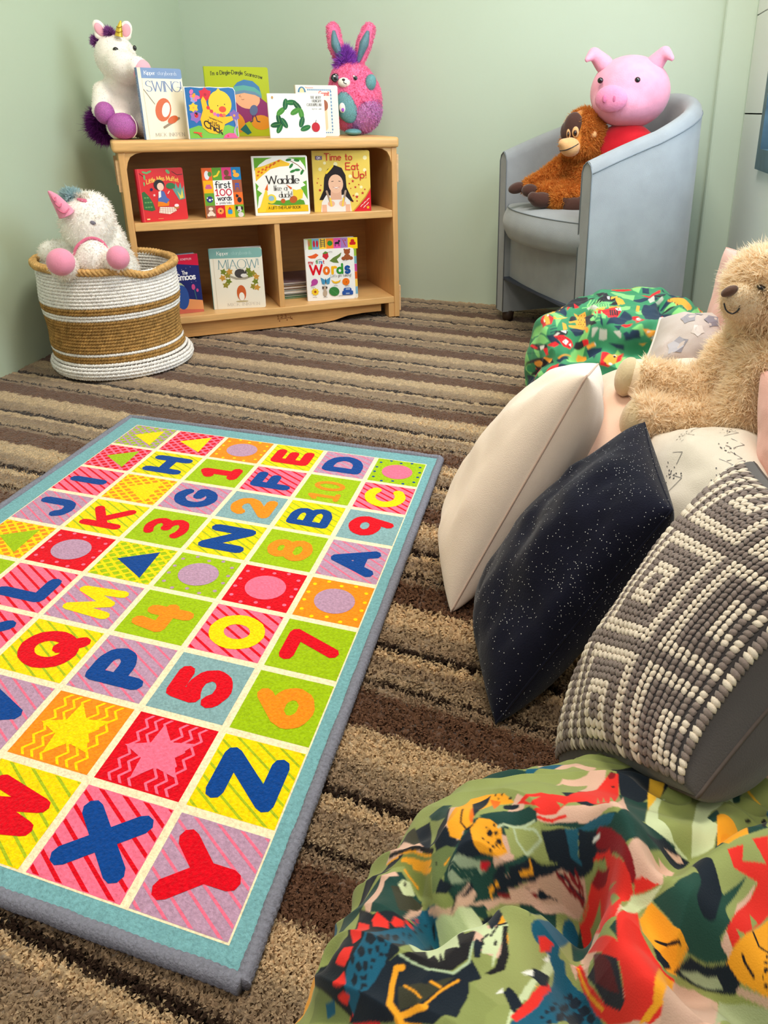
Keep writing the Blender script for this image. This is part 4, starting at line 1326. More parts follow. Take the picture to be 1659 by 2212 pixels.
def rope_ring(rad, z, ph, sway, n=300, sr=.0033, off=.0028, twists=95, offx=0.0):
    out = []
    t = np.linspace(0, 2 * np.pi, n, endpoint=False)
    for s_ in (0, math.pi):
        a = twists * t + s_ + ph
        rr_ = rad + off * np.cos(a) + sway * np.sin(3 * t + 1) + sway * .6 * np.sin(5 * t)
        zz_ = z + off * np.sin(a)
        path = np.stack([rr_ * np.cos(t) + offx, rr_ * np.sin(t), zz_], -1)
        out.append(tube(path, sr, 5, closed=True))
    return out


bands = []
cur = None
for i, ch in enumerate(ROWS):
    if ch != cur:
        bands.append((ch, []))
        cur = ch
    tw = 95 if ch == 'W' else 70
    sh = .012 * max(0, 1 - i / 9.0)
    bands[-1][1].extend(rope_ring(basket_r(i), .006 + i * PITCH, i * 1.7, .0016, twists=tw, sr=.0034 if ch == 'W' else .0037, offx=sh))
for ch, parts in bands:
    V, F = join_vf(parts)
    rs = np.random.RandomState(len(parts))
    base = np.array(lin((238, 234, 230) if ch == 'W' else (166, 128, 74)))
    ns = vnoise(V[:, 0] * 160, V[:, 1] * 160, V[:, 2] * 160)
    c = base[None, :] * ((.85 + .3 * ns) if ch == 'W' else (.55 + .9 * ns))[:, None]
    me = fast_mesh(V, np.array(F), c)
    obj('white_rope_band' if ch == 'W' else 'seagrass_band', me, ROPE, bk, smooth=True, kind='stuff')
obj('base_disc', prism_me(ell(.012, 0, .178, .178, 32), .003, .009), M('basket_base', (200, 190, 176), rough=.9, bump=(200, .5, .003)), bk)
# plaited rim, sagging a little in front
t = np.linspace(0, 2 * np.pi, 420, endpoint=False)
parts = []
for k in range(3):
    a = 34 * t + k * 2 * math.pi / 3
    dip = -.012 * np.exp(-((np.mod(t - R(-60) + math.pi, 2 * math.pi) - math.pi) / .35) ** 2) + .010 * np.cos(t - R(170)) + .006 * np.exp(-((np.mod(t - R(-80) + math.pi, 2 * math.pi) - math.pi) / .2) ** 2)
    rr_ = basket_r(NR_) + .002 + .0062 * np.sin(a)
    zz_ = .006 + NR_ * PITCH + .002 + dip + .0058 * np.sin(2 * a)
    parts.append(tube(np.stack([rr_ * np.cos(t), rr_ * np.sin(t), zz_], -1), .0058 + .0012 * np.sin(a * 2 + 1), 6, closed=True))
V, F = join_vf(parts)
ns = vnoise(V[:, 0] * 120, V[:, 1] * 120, V[:, 2] * 120)
obj('braided_rim', fast_mesh(V, np.array(F), np.array(lin((206, 164, 104)))[None, :] * (.65 + .7 * ns)[:, None]), ROPE, bk, smooth=True)

# ------------------------------------------------------------------ unicorn lying in the basket
WHT = plush_mat('white_plush', (248, 244, 238))
PNK = plush_mat('pink_velour', (236, 150, 178), .6)
PNK2 = plush_mat('deep_pink_stitch', (214, 110, 140))
t1 = Toy('unicorn_toy', (BC[0] - .005, BC[1] - .055, .165), 'white unicorn soft toy with a pink horn slumped in the woven basket', 212, 672, 1 / 765)
body = t1.blob('body', [
    t1.E(188, 478, -20, 52, 48, 62, (0, 18, 0)), t1.E(232, 520, 10, 30, 36, 60, (0, -18, 0)),
    t1.C((205, 500, 10), 45, (240, 600, 40), 60), t1.C((150, 600, 0), 50, (220, 640, 20), 60),
    t1.C((180, 590, -20), 30, (143, 550, -105), 26), t1.C((225, 590, -20), 30, (240, 550, -105), 24), t1.C((150, 550, 20), 30, (120, 545, 30), 26)], WHT, .006, 5)
t1.fur('fur', body, 14000, 6, .8, (250, 246, 240), var=.06, mess=.7, seed=2)
muz = t1.ball('muzzle', 199, 545, -80, (33, 34, 38), WHT, (0, 12, 0))
t1.fur('fur', muz, 2500, 4, .8, (250, 244, 240), var=.05, mess=.7, seed=3)
t1.tube('muzzle_seam', [(163, 548, -80), (167, 520, -84), (190, 504, -82), (216, 514, -84), (231, 548, -80)], 3.2, PNK2)
t1.ball('nostril', 206, 528, -102, (5, 4, 7), M('coral_stitch', (222, 80, 110)), (0, -15, 0))
t1.ball('hoof', 139, 540, -125, (26, 22, 27), PNK)
t1.ball('hoof', 243, 540, -122, (22, 20, 24), PNK)
hp = [(149, 458, -55), (138, 440, -58), (127, 424, -60), (116, 411, -62)]
t1.tube('horn', hp, [17, 13, 9, 1.5], PNK, sides=14)
for f in (.22, .5, .75):
    t1.tube('horn_ring', [(149 - 31 * f - 14 * (1 - f), 458 - 45 * f - 3, -68), (149 - 31 * f + 2, 458 - 45 * f + 5, -74), (149 - 31 * f + 14 * (1 - f), 458 - 45 * f - 2, -66)], 1.6, PNK2)
ear = t1.blob('ear', [t1.E(186, 436, -35, 24, 10, 12, (0, 28, 0))], WHT, .004, 3)
t1.fur('fur', ear, 2200, 7, 1.0, (246, 240, 234), var=.05, seed=4)
t1.tube('ear_lining', [(168, 430, -47), (182, 436, -49), (200, 447, -45)], [2, 6, 2], PNK2)
t1.ball('eye', 196, 474, -62, (9, 4, 6), PNK2, (0, 25, 0))
t1.ball('eye', 197, 476, -66, (6, 3, 4), M('grey_stitch', (120, 116, 130)), (0, 25, 0))
mane = t1.blob('mane', [t1.E(160, 428, -20, 18, 18, 10, (0, 20, 0))], plush_mat('mint_plush', (176, 214, 216)), .005, 3)
t1.fur('fur', mane, 3500, 9, 1.0, (190, 214, 220), var=.12, mess=.8, seed=5, comb=(.1, 0, .1))

# ------------------------------------------------------------------ white unicorn on the bookcase
PURP = plush_mat('purple_shimmer', (178, 84, 168), glitter=True)
CREAM = plush_mat('cream_velour', (248, 240, 232))
EARP = plush_mat('pale_pink_velour', (244, 176, 192))
t2 = Toy('unicorn_toy', (-1.722, 1.990, .6172), 'large white unicorn soft toy with purple hooves sitting on the bookcase', 262, 300, 1 / 735)
body = t2.blob('body', [
    t2.E(262, 235, 30, 52, 48, 66), t2.E(265, 185, 20, 40, 38, 40), t2.E(250, 130, 10, 44, 42, 48), t2.E(268, 150, -25, 42, 36, 34, (0, 25, 0)), t2.E(292, 152, -45, 27, 26, 24, (0, 20, 0)),
    t2.C((225, 200, 10), 24, (222, 240, -25), 22), t2.C((262, 270, 10), 34, (260, 275, -30), 30), t2.C((310, 190, 10), 20, (330, 230, 0), 18), t2.C((310, 270, 20), 34, (330, 278, -10), 28)], CREAM, .006, 8)
t2.fur('fur', body, 9000, 2.0, .6, (252, 248, 242), var=.05, mess=.5, seed=6)
t2.ball('muzzle', 302, 158, -56, (20, 18, 22), EARP, (0, 20, 0))
t2.tube('smile', [(292, 174, -74), (297, 178, -75), (302, 180, -74)], 1.2, EYE)
t2.ball('hoof', 228, 245, -40, (21, 20, 24), PURP)
t2.ball('hoof', 265, 272, -52, (32, 22, 28), PURP, (0, 8, 0))
t2.tube('hoof_seam', [(281, 250, -68), (291, 265, -66), (293, 285, -62), (286, 296, -56)], 1.2, CREAM)
t2.ball('eye', 250, 118, -33, 6.2, EYE)
t2.ball('eye', 288, 113, -32, (4, 5, 5.6), EYE)
for x0, y0, e_ in ((217, 72, -20), (271, 72, 15)):
    a = t2.blob('ear', [t2.E(x0, y0 + 2, 5, 13, 6, 19, (0, e_, 0)), t2.E(x0, y0 + 14, 5, 11, 6, 10)], CREAM, .003, 3)
    t2.ball('ear_lining', x0, y0 + 4, 0.5, (9, 4, 14), EARP, (0, e_, 0), parent=a)
t2.tube('horn', [(256, 90, -20), (257, 75, -22), (260, 59, -24)], [8.5, 6, 1], M('gold_lame', (226, 190, 60), rough=.3, spec=.7, metal=.4), sides=12)
for f in (.3, .6):
    t2.tube('horn_ring', [(248 + 6 * f, 90 - 31 * f, -25), (257, 92 - 31 * f, -30), (265 - 4 * f, 89 - 31 * f, -25)], .9, M('gold_stitch', (160, 124, 30)))
PURF = (140, 70, 150)
mane = t2.blob('mane', [t2.E(238, 84, 4, 9, 12, 8), t2.E(212, 98, 22, 7, 12, 9)], plush_mat('purple_plush', PURF), .005, 2)
t2.fur('fur', mane, 2600, 9, .7, (166, 100, 176), var=.2, mess=.9, seed=7, comb=(-.3, 0, .3))
tail = t2.blob('tail', [t2.E(218, 262, 30, 16, 22, 30, (0, 15, 0)), t2.E(228, 285, 25, 14, 20, 14)], plush_mat('purple_plush', PURF), .006, 2)
t2.fur('fur', tail, 7000, 18, .8, (120, 50, 134), var=.25, mess=.8, seed=8, comb=(-.1, -.1, -.6))

# ------------------------------------------------------------------ pink bunny on the bookcase
BPK = plush_mat('hot_pink_plush', (244, 124, 170))
TEAL = plush_mat('teal_sequins', (96, 160, 168), glitter=True)
LAV = plush_mat('lavender_shimmer', (196, 130, 190), glitter=True)
t3 = Toy('bunny_toy', (-1.202, 2.571, .6172), 'round pink bunny soft toy with tall teal lined ears on the bookcase', 768, 291, 1 / 608)
body = t3.blob('body', [t3.E(766, 220, 0, 58, 46, 69), t3.E(760, 180, -4, 44, 38, 36)], BPK, .006, 6)
t3.fur('fur', body, 12000, 3.2, .8, (255, 164, 204), var=.08, mess=.6, seed=9, keep=lambda P_: (P_[:, 2] > (290 - 238) * t3.k) | (P_[:, 0] < -.01))
low = t3.blob('lower_fur', [t3.E(778, 238, -3, 46, 42, 50)], LAV, .006, 4)
t3.fur('fur', low, 6000, 4, .8, (222, 160, 214), var=.25, mess=.5, seed=10)
t3.ball('heart_patch', 752, 234, -36, (24, 13, 33), TEAL, (0, -12, 0))
for pts, a_ in (([(744, 158), (728, 115), (722, 84)], 0), ([(772, 158), (786, 112), (796, 84)], 0)):
    (xa, ya), (xb, yb), (xc, yc) = pts
    er = t3.blob('ear', [t3.E(xb, yb, 0, 16, 8, 38, (0, -12 if xa < xc else 14, 0)) if False else t3.C((xa, ya, 0), 10, (xb, yb, 2), 16), t3.C((xb, yb, 2), 16, (xc, yc, 4), 14)], BPK, .004, 4)
    t3.fur('fur', er, 2600, 3.2, .8, (255, 164, 204), var=.08, mess=.6, seed=11, keep=lambda P_: (P_[:, 1] > -.012) | (np.random.RandomState(1).rand(len(P_)) < .25))
    t3.tube('ear_lining', [(xa, ya - 8, -12), (xb, yb, -15.5), (xc + (2 if xc < xa else -2), yc + 4, -9)], [3, 9.5, 3], M('ear_sequins', (90, 134, 150), rough=.35, bump=(900, .6, .002), var=(400, .35), spec=.8), parent=er)
tuft = t3.blob('hair_tuft', [t3.E(749, 150, -6, 17, 14, 14), t3.E(748, 138, -4, 12, 10, 14)], plush_mat('violet_plush', (170, 90, 210)), .005, 2)
t3.fur('fur', tuft, 3500, 14, .8, (186, 110, 222), var=.2, mess=1.0, seed=12, comb=(0, -.1, .5))
snout = t3.ball('snout', 745, 187, -38, (13, 9, 10), CREAM)
t3.ball('nose', 744, 182, -46, (3.4, 2, 2.2), EYE, parent=snout)
t3.tube('mouth', [(744, 184, -46.5), (745, 188, -47), (750, 190, -46)], .8, EYE, parent=snout)
t3.ball('paw', 799, 187, -30, (12, 11, 17), TEAL, (0, 15, 0))
for x_, d_ in ((767, -37), (727, -31)):
    ey = t3.ball('eye', x_, 178, d_, (9.5, 3, 8.5), EYE)
    t3.ball('eye_iris', x_, 179, d_ - 2, (6, 2, 6), M('iris_grey', (90, 110, 120), rough=.1), parent=ey)
    t3.ball('pupil', x_, 179, d_ - 3.2, (4, 1.6, 4.4), EYE, parent=ey)
    t3.ball('eye_glint', x_ - 2.5, 175, d_ - 4.4, (1.8, .8, 1.8), EYEW, parent=ey)
t3.ball('foot', 763, 284, -40, (18, 22, 7), TEAL)
pt = t3.ball('patch_face', 741, 236, -47, (7, 3, 10), CREAM)
t3.ball('patch_eye', 742, 240, -49.5, (3, 1.2, 4), plush_mat('violet_plush', (170, 90, 210)), parent=pt)

# ------------------------------------------------------------------ grey tub armchair
FAB = M('grey_woven_fabric', (150, 155, 160), rough=.9, bump=(420, .35, .0015), var=(14, .07), sheen=.25, spec=.15)
SEAM = M('grey_seam', (120, 128, 136), rough=.9)
CHX, CHY, CHA = -.478, 2.322, math.atan2(-.78, .62)
ch = empty('tub_armchair', (CHX, CHY, 0), CHA, 'pale grey fabric tub armchair standing in the corner', 'armchair')


def u_path(hw, yf, yc, ry, n=64):
    """U plan from front left round the back to front right"""
    pts = [(-hw, yf + (yc - yf) * i / 12) for i in range(12)]
    pts += [(-hw * math.cos(math.pi * i / n), yc + ry * math.sin(math.pi * i / n)) for i in range(n + 1)]
    pts += [(hw, yc - (yc - yf) * i / 12) for i in range(1, 13)]
    return np.array(pts)


po = u_path(.300, 0, .20, .275)
pi_ = u_path(.248, 0, .20, .223)
n = len(po)
ss = np.linspace(0, 1, n)
rise = np.clip(1 - np.abs(ss - .5) / .5, 0, 1)
ztop = .571 + .176 * (1 - (1 - rise) ** 1.7)
rows_ = []
for (a, lo) in ((0.0, 'o0'), (0.0, 'o1')):
    pass
cs = [(0.0, None, .032), (0.0, -.030, 0), (0.10, -.012, 0), (.28, -.002, 0), (.5, .002, 0), (.72, -.002, 0), (.90, -.012, 0), (1.0, -.030, 0), (1.0, None, .032)]
G = []
for f, dz, zb in cs:
    xy = po * (1 - f) + pi_ * f
    z = np.full(n, zb) if dz is None else ztop + dz
    G.append(np.c_[xy, z])
G = np.stack(G, 1)          # n x 9 x 3
F = [tuple(q) for q in grid_faces(n, len(cs), False, True)]
F += [tuple(range(len(cs)))[::-1], tuple((n - 1) * len(cs) + j for j in range(len(cs)))]
obj('shell', mesh(G.reshape(-1, 3), F), FAB, ch, smooth=True)
sh_ = ch.children[-1]
md = sh_.modifiers.new('edge', 'EDGE_SPLIT')
md.split_angle = R(50)
obj('top_seam', tube_me(np.c_[po * 1.001, ztop - .03] + [0, 0, 0], .0018, 6), SEAM, ch, smooth=True)
for sx in (-1, 1):
    xo, xi = sx * .300, sx * .248
    fr = [(xo, .035), (xo, .541), (xo + sx * -.008, .560), ((xo + xi) / 2, .571), (xi + sx * .008, .560), (xi, .541), (xi, .035)]
    obj('arm_front_seam', tube_me(np.array([(x_, -.001, z_) for x_, z_ in fr]), .0018, 6, up=(0, 1, 0)), SEAM, ch, smooth=True)
# seat cushion: rounded plan that bows forward, soft top
nu, nv = 40, 30
US, VS = np.meshgrid(np.linspace(-1, 1, nu), np.linspace(0, 1, nv), indexing='ij')
front = -.055 + .065 * np.abs(US) ** 2.2
back = .20 + .215 * np.sqrt(np.clip(1 - US ** 2, 0, 1))
XS = US * .244
YS = front + (back - front) * VS
edge = np.clip(1 - np.maximum(np.abs(US), np.abs(2 * VS - 1)) ** 7, 0, 1)
ZT = .402 + .012 * edge + .008 * np.cos(US * 1.5) * np.cos((VS - .45) * 2.6)
ZB = .318 - .006 * edge
bulge = .018 * np.sin(np.linspace(0, math.pi, 7))
lay = [np.stack([XS, YS, ZT], -1)]
top_ = lay[0]
rim = np.concatenate([top_[:, 0], top_[-1, 1:], top_[::-1, -1][1:], top_[0, ::-1][1:-1]])
ctr = np.array([0, .15, 0])
L_ = []
for k in range(7):
    f = k / 6
    q = rim.copy()
    d = q - ctr
    d[:, 2] = 0
    d /= np.linalg.norm(d, axis=1)[:, None]
    q[:, 2] = rim[:, 2] * (1 - f) + .312 * f
    fr_ = (rim[:, 1] < .1)
    q += d * (bulge[k] * np.where(fr_, 1, .1))[:, None]
    L_.append(q)
V = [top_.reshape(-1, 3)] + L_
Fc = [tuple(q) for q in grid_faces(nu, nv)]
o0 = nu * nv
m_ = len(rim)
for k in range(6):
    for j in range(m_):
        a, b_ = o0 + k * m_ + j, o0 + k * m_ + (j + 1) % m_
        Fc.append((a, b_, b_ + m_, a + m_))
Fc.append(tuple(o0 + 6 * m_ + j for j in range(m_)))
sc_ = obj('seat_cushion', mesh(np.vstack(V), Fc), FAB, ch, smooth=True)
obj('seat_seam', tube_me(L_[0][:nu] + [0, -.0005, .001], .0016, 6), SEAM, sc_, smooth=True)
ap = [(-.248, .022), (-.12, .010), (0, .006), (.12, .010), (.248, .022), (.248, .045), (-.248, .045)]
obj('front_panel', prism_me(ap, .158, .318), FAB, ch)
obj('underside', prism_me([(x_, y_) for x_, y_ in pi_[::4]], .15, .158), M('chair_lining', (70, 76, 92), rough=.95), ch)
PEG = M('dark_wood_peg', (62, 46, 38), rough=.5, var=(60, .2))
for x_, y_ in ((-.268, .03), (.268, .03), (-.2, .40), (.2, .40)):
    V, F = tube(np.array([(x_, y_, .0), (x_, y_, .034)]), np.array([.018, .022]), 14)
    obj('leg', mesh(V, F), PEG, ch, smooth=True)

# ------------------------------------------------------------------ orangutan toy on the seat
OR = (214, 138, 58)
ORM = plush_mat('rust_plush', (196, 124, 52))
DKB = plush_mat('dark_brown_velour', (74, 46, 38))
TAN = plush_mat('tan_velour', (222, 172, 118))
t4 = Toy('orangutan_toy', (-.385, 2.435, .406), 'rust brown orangutan soft toy sitting on the grey armchair', 1243, 450, 1 / 695)
body = t4.blob('body', [
    t4.E(1266, 385, 10, 50, 46, 62), t4.E(1262, 292, 0, 43, 42, 50), t4.E(1250, 315, -12, 40, 36, 30),
    t4.C((1240, 345, 5), 24, (1180, 380, -10), 17), t4.C((1180, 380, -10), 17, (1140, 402, -20), 15),
    t4.C((1245, 410, -10), 30, (1175, 414, -40), 22), t4.C((1268, 415, -15), 34, (1210, 425, -62), 26),
    t4.C((1300, 345, 0), 26, (1292, 400, -35), 22), t4.C((1292, 400, -35), 22, (1268, 420, -55), 18)], ORM, .006, 6)
t4.fur('fur', body, 45000, 7, .8, OR, var=.14, mess=.5, seed=21, tip=(232, 166, 88), keep=lambda P_: ~((P_[:, 0] < (1246 - 1243) / 685) & (P_[:, 2] > (450 - 330) / 685) & (P_[:, 1] < -.01)))
t4.blob('face_patch', [t4.E(1238, 278, -30, 20, 15, 30, (0, 8, 0)), t4.E(1225, 288, -22, 14, 14, 22)], DKB, .004, 4)
muz = t4.blob('muzzle', [t4.E(1232, 318, -42, 22, 20, 20), t4.E(1221, 311, -46, 14, 14, 11)], TAN, .004, 5)
t4.tube('mouth', [(1211, 325, -55), (1224, 323, -62), (1240, 316, -60), (1249, 311, -52)], 1.1, EYE, parent=muz)
for x_, y_, d_, rx in ((1243, 288, -45, 7), (1229, 291, -41, 4.5)):
    ey = t4.ball('eye_ring', x_, y_, d_, (rx, 3.5, 11), TAN)
    t4.ball('eye', x_ - .5, y_ + 2, d_ - 2.5, (rx * .6, 2.5, 6.5), M('brown_eye', (90, 50, 24), rough=.2), parent=ey)
    t4.ball('pupil', x_ - .8, y_ + 2, d_ - 4, (rx * .35, 1.8, 4), EYE, parent=ey)
t4.ball('ear', 1279, 293, -36, (8, 6, 8), TAN)
t4.ball('hand', 1118, 404, -24, (20, 13, 12), DKB, (0, -18, 0))
ft = t4.blob('foot', [t4.E(1172, 424, -70, 25, 16, 17), t4.E(1155, 418, -75, 12, 12, 12)], DKB, .004, 4)
t4.ball('foot', 1147, 407, -48, (18, 12, 14), DKB)
t4.blob('hand', [t4.E(1240, 436, -78, 26, 17, 20), t4.E(1222, 424, -82, 9, 8, 9), t4.E(1258, 428, -74, 14, 14, 16)], DKB, .004, 4)

# ------------------------------------------------------------------ pink pig cushion toy (plain everyday pig)
PIG = plush_mat('pink_pig_velour', (242, 164, 190), .75)
PIGD = plush_mat('pink_snout_velour', (238, 146, 184), .7)
REDV = plush_mat('red_velour', (206, 16, 34), .7)
t5 = Toy('pig_toy', (-.205, 2.478, .421), 'large pink pig soft toy with a red body slumped in the grey armchair', 1370, 444, 1 / 705)
t5.blob('body', [t5.E(1365, 395, 5, 58, 50, 55), t5.E(1348, 326, -8, 66, 46, 56)], REDV, .007, 8)
hd = t5.blob('head', [t5.E(1358, 212, 0, 84, 64, 74), t5.E(1345, 232, -20, 66, 52, 48)], PIG, .007, 10)
sn = t5.ball('snout', 1322, 226, -74, (34, 15, 27), PIGD, (0, 0, -14), parent=t5.e)
for dx, dd in ((-11, -91), (9, -88)):
    t5.ball('nostril', 1320 + dx, 226, dd, (4.2, 3, 8), plush_mat('nostril_stitch', (206, 110, 150)), parent=sn)
for x_, d_ in ((1374, -57), (1300, -52)):
    t5.ball('eye', x_, 190, d_, 6, EYE)
for x_, sx in ((1408, 1), (1306, -1)):
    er = t5.blob('ear', [t5.C((x_, 158, -8), 20, (x_ + sx * 20, 136, -16), 13), t5.C((x_ + sx * 20, 136, -16), 13, (x_ + sx * 34, 150, -36), 6)], PIG, .005, 6)


# ------------------------------------------------------------------ bean bags with printed covers
def bag_base(cx, cy, rx, ry, H, rot, ns, nt, p=.75, tdense=None):
    """bean bag skin on a polar grid: (ns,nt,3) points, (ns,nt,2) flattened cloth coordinates, outward directions"""
    # rows even along the cloth and columns closer together on the side in camera view
    f = np.linspace(0, np.radians(125), 4000)
    rr_ = np.abs(np.sin(f)) ** p * (rx + ry) / 2
    zr_ = np.sign(np.cos(f)) * np.abs(np.cos(f)) ** p * H * .6
    arc = np.concatenate([[0], np.cumsum(np.hypot(np.diff(rr_), np.diff(zr_)))])
    full = arc / arc[-1]
    wt = np.where(f / np.radians(125) < .72, 1.0, .35) if tdense is not None else np.ones(len(f))
    arc = np.concatenate([[0], np.cumsum(np.diff(arc) * wt[1:])])
    ph = np.interp(np.linspace(0, arc[-1], ns), arc, f)
    th = np.linspace(0, 2 * np.pi, nt, endpoint=False)
    if tdense is not None:
        t0, t1, fr = tdense
        th = t0 + np.interp(np.arange(nt) / nt, [0, fr, 1], [0, t1 - t0, 2 * np.pi])
    PH, TH = np.meshgrid(ph, th, indexing='ij')
    rho = np.abs(np.sin(PH)) ** p
    z = np.sign(np.cos(PH)) * np.abs(np.cos(PH)) ** p
    zc = H * .38
    zz = np.maximum(zc + np.where(z > 0, (H - zc) * z, zc * 1.05 * z), 0.0)
    x, y = rx * rho * np.cos(TH), ry * rho * np.sin(TH)
    X = np.stack([cx + x * np.cos(rot) - y * np.sin(rot), cy + x * np.sin(rot) + y * np.cos(rot), zz], -1)
    nx, ny, nz = x / rx ** 2, y / ry ** 2, (zz - zc) / (H - zc) ** 2
    N_ = np.stack([nx * np.cos(rot) - ny * np.sin(rot), nx * np.sin(rot) + ny * np.cos(rot), nz], -1)
    N_ /= np.linalg.norm(N_, axis=-1, keepdims=True) + 1e-9
    s = np.interp(PH, f, full)
    UV = np.stack([s * np.cos(TH), s * np.sin(TH)], -1)
    return X, UV, N_


def seg_dist(UV, pts):
    d = np.full(UV.shape[:-1], 9.0)
    P = np.asarray(pts, float)
    for a, b in zip(P[:-1], P[1:]):
        ab = b - a
        t = np.clip(((UV - a) @ ab) / (ab @ ab + 1e-12), 0, 1)
        q = UV - (a + t[..., None] * ab)
        d = np.minimum(d, np.sqrt((q ** 2).sum(-1)))
    return d


def bag_folds(X, UV, N_, folds, wr, seed):
    """push the cloth in along creases and out along rolls, plus small wrinkles"""
    D = np.zeros(UV.shape[:-1])
    for amp, wid, pts in folds:
        d = seg_dist(UV, pts)
        D += amp * np.exp(-(d / wid) ** 2)
    u, v = UV[..., 0], UV[..., 1]
    w1 = vnoise(u * 9 + seed, v * 9, seed) - .5
    w2 = np.abs(vnoise(u * 6 + w1 * 2, v * 14 + seed, 3.3 + seed) - .5)
    w3 = vnoise(u * 26, v * 26 + seed, 7.7) - .5
    D += wr * (w1 * 1.2 - w2 * 1.4 + .25 * w3)
    Y = X + N_ * D[..., None]
    Y[..., 2] = np.maximum(Y[..., 2], 0.002)
    return Y


def in_poly(UV, poly):
    x, y = UV[:, 0], UV[:, 1]
    r = np.zeros(len(UV), bool)
    n = len(poly)
    for i in range(n):
        x1, y1 = poly[i]
        x2, y2 = poly[(i + 1) % n]
        if y1 == y2:
            continue
        c = (y1 > y) != (y2 > y)
        r ^= c & (x < (x2 - x1) * (y - y1) / (y2 - y1) + x1)
    return r


DINO_PAL = [(222, 180, 160), (146, 156, 92), (24, 34, 46), (30, 66, 60), (230, 50, 42), (30, 28, 32), (140, 24, 34), (238, 184, 56), (206, 218, 174), (246, 166, 40), (34, 92, 114), (60, 60, 46), (140, 150, 90), (232, 110, 30), (160, 170, 104), (190, 206, 170), (128, 136, 70), (112, 128, 78), (146, 162, 136), (196, 24, 40), (206, 164, 142), (130, 30, 34), (152, 160, 98), (26, 34, 42), (24, 90, 118), (26, 36, 46), (180, 200, 164), (140, 150, 88), (122, 134, 78), (240, 240, 232), (28, 40, 54), (42, 42, 52), (92, 32, 38), (150, 160, 98), (36, 74, 64), (160, 174, 140), (206, 170, 152), (170, 180, 142)]
DINO_FOLDS = [(-0.052, 0.050, [(-0.475, -0.082), (-0.439, -0.044), (-0.415, 0.000), (-0.386, 0.042), (-0.365, 0.066), (-0.331, 0.069), (-0.290, 0.091)]), (-0.028, 0.035, [(-0.288, 0.077), (-0.271, 0.000), (-0.255, -0.070), (-0.228, -0.095), (-0.196, -0.108)]), (-0.034, 0.040, [(-0.201, 0.063), (-0.170, 0.017), (-0.137, 0.000), (-0.100, 0.039), (-0.081, 0.040), (-0.034, 0.037)]), (-0.028, 0.030, [(-0.189, 0.138), (-0.171, 0.192), (-0.145, 0.248), (-0.118, 0.313), (-0.087, 0.368)]), (-0.022, 0.028, [(-0.558, -0.030), (-0.518, -0.065), (-0.480, -0.087)]), (0.028, 0.090, [(-0.160, 0.110), (-0.120, 0.201), (-0.074, 0.260)]), (0.018, 0.080, [(-0.488, 0.084), (-0.400, 0.142), (-0.299, 0.190), (-0.234, 0.224)]), (0.028, 0.045, [(-0.269, 0.142), (-0.239, 0.112), (-0.223, 0.059), (-0.190, 0.010), (-0.158, -0.045)]), (0.012, 0.100, [(-0.363, -0.062), (-0.427, -0.114), (-0.452, -0.193)])]  # DINO_ART also paints navy shading along the hollow of the main crease
